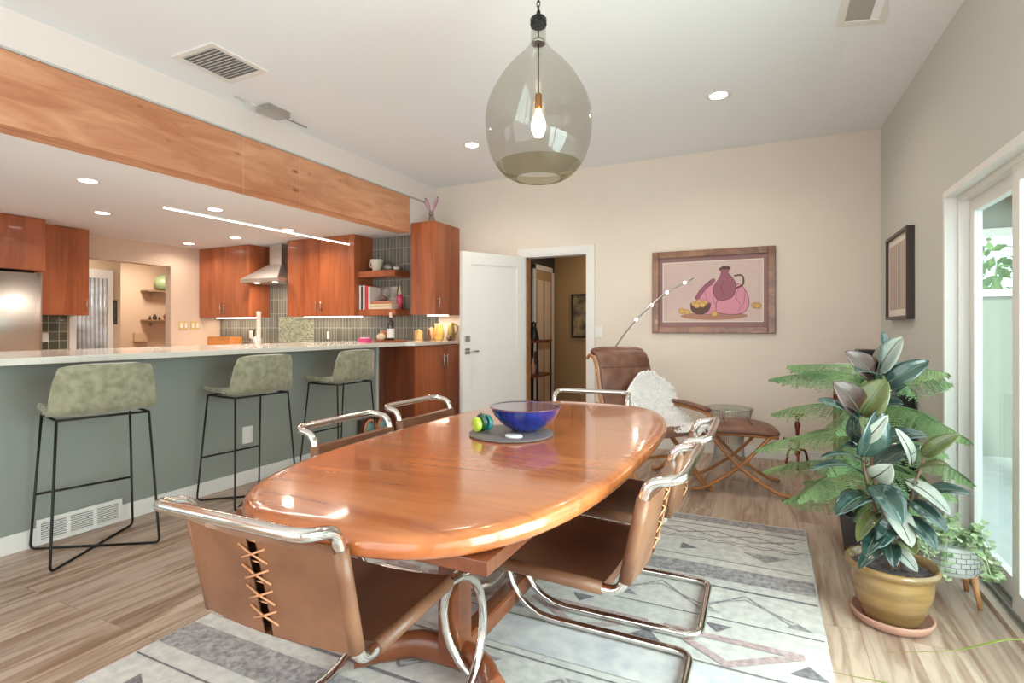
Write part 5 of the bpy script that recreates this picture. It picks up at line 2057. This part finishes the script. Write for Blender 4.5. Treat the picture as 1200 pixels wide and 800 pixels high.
# rabbit figure on the tall cabinet
o = empty('rabbit_figurine', (-3.44, 5.06, 2.3755))
tag(o, 'rabbit figurine with long pink ears on top of the tall cherry cabinet', 'figurine')
RB = mat('rabbit_grey_brown', rgb(150, 132, 116), .5, noise_amt=.3, noise_scale=14)
b = MB()
b.lathe([(.0001, 0), (.036, 0), (.042, .03), (.036, .07), (.022, .095), (.0001, .10)], n=24, m=RB)
b.ball((0, -.008, .115), .030, RB, 16, (1, 1.05, 1))
b.ball((.0, -.036, .108), .012, RB, 12)
b.build('body', None, o)
EARI = mat('ear_pink', rgb(214, 158, 178), .6)
for s in (-1, 1):
    d = Vector((s * .42, 0, 1)).normalized()
    p0 = Vector((s * .014, 0, .135))
    b = MB()
    q = [p0 + d * (.19 * t) for t in [i / 8 for i in range(9)]]
    rr = [.008, .011, .016, .020, .022, .022, .020, .014, .004]
    b.tube(q, rr, 12, m=mat('ear_mauve', rgb(150, 104, 122), .6), flat=(1, .3))
    e = b.build('ear', None, o)
    b = MB()
    b.tube([p + Vector((0, -.006, 0)) for p in q[1:-1]], [r * .62 for r in rr[1:-1]], 10, m=EARI, flat=(1, .3))
    tag(b.build('ear_lining', None, e), 'pink inner ear')

# ============================================================ BAR-END THINGS
ZC = 1.0503
o = empty('berry_box', (-3.80, 4.36, ZC))
tag(o, 'bright pink box of small pale treats on the bar near the end', 'box')
PKM = mat('bright_pink', rgb(214, 70, 128), .5)
b = MB()
b.span((-.055, -.04, 0), (.055, .04, .004), PKM)
for (a, c) in (((-.055, -.04), (.055, -.036)), ((-.055, .036), (.055, .04)), ((-.055, -.036), (-.051, .036)), ((.051, -.036), (.055, .036))):
    b.span((a[0], a[1], .004), (c[0], c[1], .04), PKM)
b.build('tray', None, o)
b = MB()
for i in range(4):
    for j in range(2):
        b.ball((-.037 + i * .025, -.016 + j * .032, .038), .0135, mat('treat_pale', rgb(226, 190, 196), .6), 10)
b.build('treats', None, o)
o = empty('serving_tray', (-3.72, 4.68, ZC))
tag(o, 'low reddish wooden tray on the bar carrying the bottle', 'tray')
MB().lathe([(.0001, 0), (.17, 0), (.19, .012), (.186, .016), (.165, .006), (.0001, .006)], n=40).build('body', CHERRY, o)
for (x, y, r_, c, lb, nm) in ((-3.80, 4.62, .045, (226, 206, 176), 'pale round loaf-like lump on the tray left of the bottle', 'bread_roll'),
                              (-3.84, 4.72, .042, (186, 128, 90), 'brownish rounded pot on the tray behind the pale lump', 'small_pot')):
    q = empty(nm, (x, y, ZC + .011))
    tag(q, lb, nm.replace('_', ' '))
    if nm == 'bread_roll':
        MB().grid(lambda u, v: (lambda a, p: (.05 * math.cos(a) * math.cos(p), .045 * math.sin(a) * math.cos(p), .038 + .038 * math.sin(p) + .006 * noise.noise(Vector((math.cos(a) * 2, math.sin(a) * 2, p * 2)))))(2 * PI * u, PI * (v - .5) * .98), 20, 12, closed_u=True).build('body', mat('crust_pale', rgb(*c), .7, noise_amt=.15), q)
    else:
        MB().lathe([(.0001, 0), (.03, 0), (.045, .03), (.046, .07), (.036, .105), (.034, .11), (.03, .10), (.0001, .09)], n=24).build('body', mat('pot_brown', rgb(*c), .5), q)
q = empty('wine_bottle', (-3.70, 4.66, ZC + .0065))
tag(q, 'dark wine bottle with white label and pale cap on the tray', 'bottle')
MB().lathe([(.0001, 0), (.037, 0), (.039, .01), (.039, .17), (.034, .20), (.016, .235), (.014, .27), (.0001, .27)], n=28).build('glass', mat('dark_bottle_glass', rgb(22, 24, 22), .08, coat=1), q)
tag(MB().lathe([(.0395, .035), (.0398, .04), (.0398, .13), (.0395, .135)], n=28, cap=False).build('label', WHITEP, q), 'white label')
tag(MB().lathe([(.0155, .255), (.0165, .26), (.016, .31), (.0001, .312)], n=20).build('cap', mat('cap_pale', rgb(226, 190, 170), .4), q), 'pale cap')


def crock(name, x, y, prof, c, lb, cat, extra=None):
    o = empty(name, (x, y, ZC))
    tag(o, lb, cat)
    m = mat(name + '_glaze_' + str(int(-x * 100)), rgb(*c), .35, noise_amt=.2, noise_scale=20, coat=.3)
    MB().lathe(prof, n=28).build('body', m, o)
    if extra == 'lid':
        MB().lathe([(prof[-2][0] + .003, prof[-1][1]), (prof[-2][0], prof[-1][1] + .012), (.012, prof[-1][1] + .018), (.012, prof[-1][1] + .028), (.0001, prof[-1][1] + .03)], n=24).build('lid', m, o)
    if extra == 'handle':
        MB().tube(catmull([(.035, 0, .19), (.075, 0, .185), (.085, 0, .12), (.045, 0, .06)], 6), .008, 8).build('handle', m, o)
    return o


crock('canister', -3.72, 5.20, [(.0001, 0), (.048, 0), (.05, .01), (.048, .10), (.046, .105), (.0001, .105)], (218, 176, 116), 'yellowish squat canister, leftmost of the pottery under the tall cabinet', 'canister', 'lid')
crock('canister', -3.60, 5.29, [(.0001, 0), (.05, 0), (.055, .02), (.05, .12), (.046, .13), (.0001, .13)], (214, 156, 112), 'orange-beige canister between the squat canister and the yellow vase', 'canister', 'lid')
crock('small_jar', -3.515, 5.12, [(.0001, 0), (.028, 0), (.034, .03), (.02, .07), (.016, .10), (.0001, .10)], (120, 84, 62), 'small brown jar in front of the yellow vase', 'jar', 'lid')
crock('yellow_vase', -3.465, 5.25, [(.0001, 0), (.045, 0), (.06, .05), (.06, .11), (.045, .16), (.052, .20), (.05, .20), (.0001, .19)], (222, 184, 96), 'tall yellow vase, biggest of the pottery under the tall cabinet', 'vase')
crock('green_pitcher', -3.35, 5.33, [(.0001, 0), (.04, 0), (.048, .06), (.042, .13), (.034, .17), (.04, .21), (.038, .21), (.0001, .20)], (138, 120, 66), 'olive pitcher with a loop handle right of the yellow vase', 'pitcher', 'handle')
crock('brown_jar', -3.295, 5.20, [(.0001, 0), (.02, 0), (.034, .025), (.030, .05), (.0001, .064)], (96, 62, 44), 'small dark brown round pot at the end of the worktop by the door', 'pot')

o = empty('countertop_post', (-4.13, 3.34, ZC))
tag(o, 'tall slim pale post standing on the bar worktop, behind the middle stool', 'post')
MB().lathe([(.0001, 0), (.028, 0), (.028, .006), (.019, .010), (.018, .27), (.021, .275), (.021, .295), (.0001, .30)], n=20).build('body', mat('pale_pink_post', rgb(236, 206, 190), .4), o)
o = empty('kettle', (-4.9, 5.12, .9145))
o.location = (-6.35, 5.1, .9145)
tag(o, 'dark little kettle on the kitchen worktop under the hood', 'kettle')
MB().lathe([(.0001, 0), (.08, 0), (.095, .04), (.08, .11), (.04, .15), (.012, .155), (.014, .17), (.0001, .175)], n=28).build('body', STEEL, o)
MB().tube(catmull([(-.07, 0, .13), (-.06, 0, .24), (.06, 0, .24), (.07, 0, .13)], 6), .009, 8).build('handle', BLACKP, o)
o = empty('cooktop', (-6.11, 5.05, .9145))
tag(o, 'black cooktop set on the worktop below the hood', 'cooktop')
MB().span((-.36, -.24, 0), (.36, .24, .008), BLACKP, .002).build('glass', None, o)
for k in range(4):
    MB().tube([((-.18, .18)[k % 2] + .09 * math.cos(2 * PI * i / 24), (-.11, .11)[k // 2] + .09 * math.sin(2 * PI * i / 24), .012) for i in range(24)], .004, 6, closed=True, m=BLACKM).build('burner', None, o)
o.location = (-6.11, 5.02, .9145)
q = [x for x in COL.objects if x.name == 'kettle'][0]
q.location = (-6.36, 5.12, .9315)
o = empty('wooden_box', (-7.05, 5.13, .9145))
tag(o, 'long orange wooden box on the kitchen worktop left of the hood', 'box')
b = MB()
for (a, c, h) in (((-.24, -.10), (.24, -.085), .16), ((-.24, .085), (.24, .10), .16), ((-.24, -.085), (-.225, .085), .16), ((.225, -.085), (.24, .085), .16), ((-.225, -.085), (.225, .085), .012)):
    b.span((a[0], a[1], 0), (c[0], c[1], h), mat('orange_box_wood', rgb(214, 140, 76), .5, noise_amt=.2, stretch=(1, 8, 8)), .001)
b.build('body', None, o)

# low feeder-like stand by the bar end with two round rimmed discs
o = empty('ring_rack', (XB + .02, 4.06, 0))
tag(o, 'low dark rack with two orange-rimmed teal discs against the bar wall end', 'rack')
b = MB()
b.span((.0, -.02, .02), (.05, .42, .30), mat('rack_dark_wood', rgb(74, 50, 38), .5), .004)
b.build('board', None, o)
for k in range(2):
    y = .10 + k * .20
    q = MB().tube([(.056, y + .082 * math.cos(2 * PI * i / 28), .20 + .082 * math.sin(2 * PI * i / 28)) for i in range(28)], .013, 8, closed=True, m=mat('orange_rim', rgb(196, 122, 76), .4)).build('rim', None, o)
    MB().lathe([(.0001, .052), (.075, .052), (.075, .056), (.0001, .058)], (0, 0, 0), 28, axis=(1, 0, 0)).build('disc', mat('teal_disc', rgb(110, 150, 150), .3), q).location = (0, y, .20)
MB().span((-.0, .0, 0), (.10, .40, .02), mat('rack_dark_wood', rgb(74, 50, 38), .5), .003).build('foot', None, o)

# towel on the fridge side, pantry things
o = empty('hanging_towel', (-7.15, 2.975, 1.20))
tag(o, 'pale cloth hanging beside the refrigerator over the tiles', 'cloth')
MB().grid(lambda u, v: (-.06 + .13 * u, .012 + .008 * math.sin(u * 9), .24 * v - .02 * u), 10, 8).build('cloth', PAPER, o, solid=.006)

for (z, lb) in ((1.84, 'upper narrow floating shelf in the lit room beyond the kitchen'), (1.33, 'lower narrow floating shelf in the lit room beyond the kitchen')):
    o = empty('pantry_shelf', (-9.69, 5.90, z))
    tag(o, lb, 'shelf')
    MB().span((-.105, -.36, -.015), (.11, .36, .012), mat('shelf_grey_wood', rgb(150, 122, 96), .5), .002).build('board', None, o)
    for y in (-.2, .2):
        MB().tube([(.0 - .09, y, -.02), (-.10, y, -.09), (.04, y, -.02)], .008, 6, m=NICKEL).build('bracket', None, o)
o = empty('green_vase', (-9.64, 5.84, 1.8525))
tag(o, 'round pale green vase on the upper shelf beyond the kitchen', 'vase')
MB().lathe([(.0001, 0), (.05, 0), (.12, .06), (.145, .14), (.12, .22), (.055, .265), (.045, .285), (.04, .28), (.0001, .27)], n=32).build('body', mat('pale_green_glaze', rgb(160, 186, 142), .35, coat=.4), o)
for k, (y, h, c) in enumerate(((5.62, .06, (70, 54, 44)), (5.70, .09, (60, 48, 40)), (5.78, .05, (90, 70, 50)), (5.92, .16, (150, 84, 58)))):
    o = empty('trinket', (-9.66, y, 1.3425))
    tag(o, ['tiny dark trinket at the left end of the lower lit shelf', 'small dark trinket, taller, second on the lower lit shelf', 'tiny brown trinket, third on the lower lit shelf', 'reddish jar at the right end of the lower lit shelf'][k], 'trinket')
    MB().lathe([(.0001, 0), (h * .3, 0), (h * .42, h * .4), (h * .2, h * .75), (h * .24, h), (.0001, h)], n=14).build('body', mat('trinket_%d' % k, rgb(*c), .5), o)
o = empty('wall_panel', (-8.299, 4.28, 1.42))
o.location = (-8.299, 4.33, 1.42)
tag(o, 'dark upright panel on the wall seen through the kitchen opening', 'wall panel')
MB().span((0, -.045, -.17), (.02, .045, .17), BLACKP, .003).build('body', None, o)
MB().span((.02, -.03, -.15), (.022, .03, .15), mat('panel_green', rgb(70, 84, 62), .3, noise_amt=.6, noise_scale=30)).build('face', None, o)
o = empty('wall_box', (-9.799, 5.53, 1.02))
tag(o, 'small pale box fixed on the lit wall below the shelves', 'wall box')
MB().span((0, -.11, -.06), (.05, .11, .10), mat('box_cream', rgb(214, 186, 156), .6), .004).build('body', None, o)
MB().span((.05, -.10, -.07), (.056, .10, -.055), BRASS, .001).build('lip', None, o)
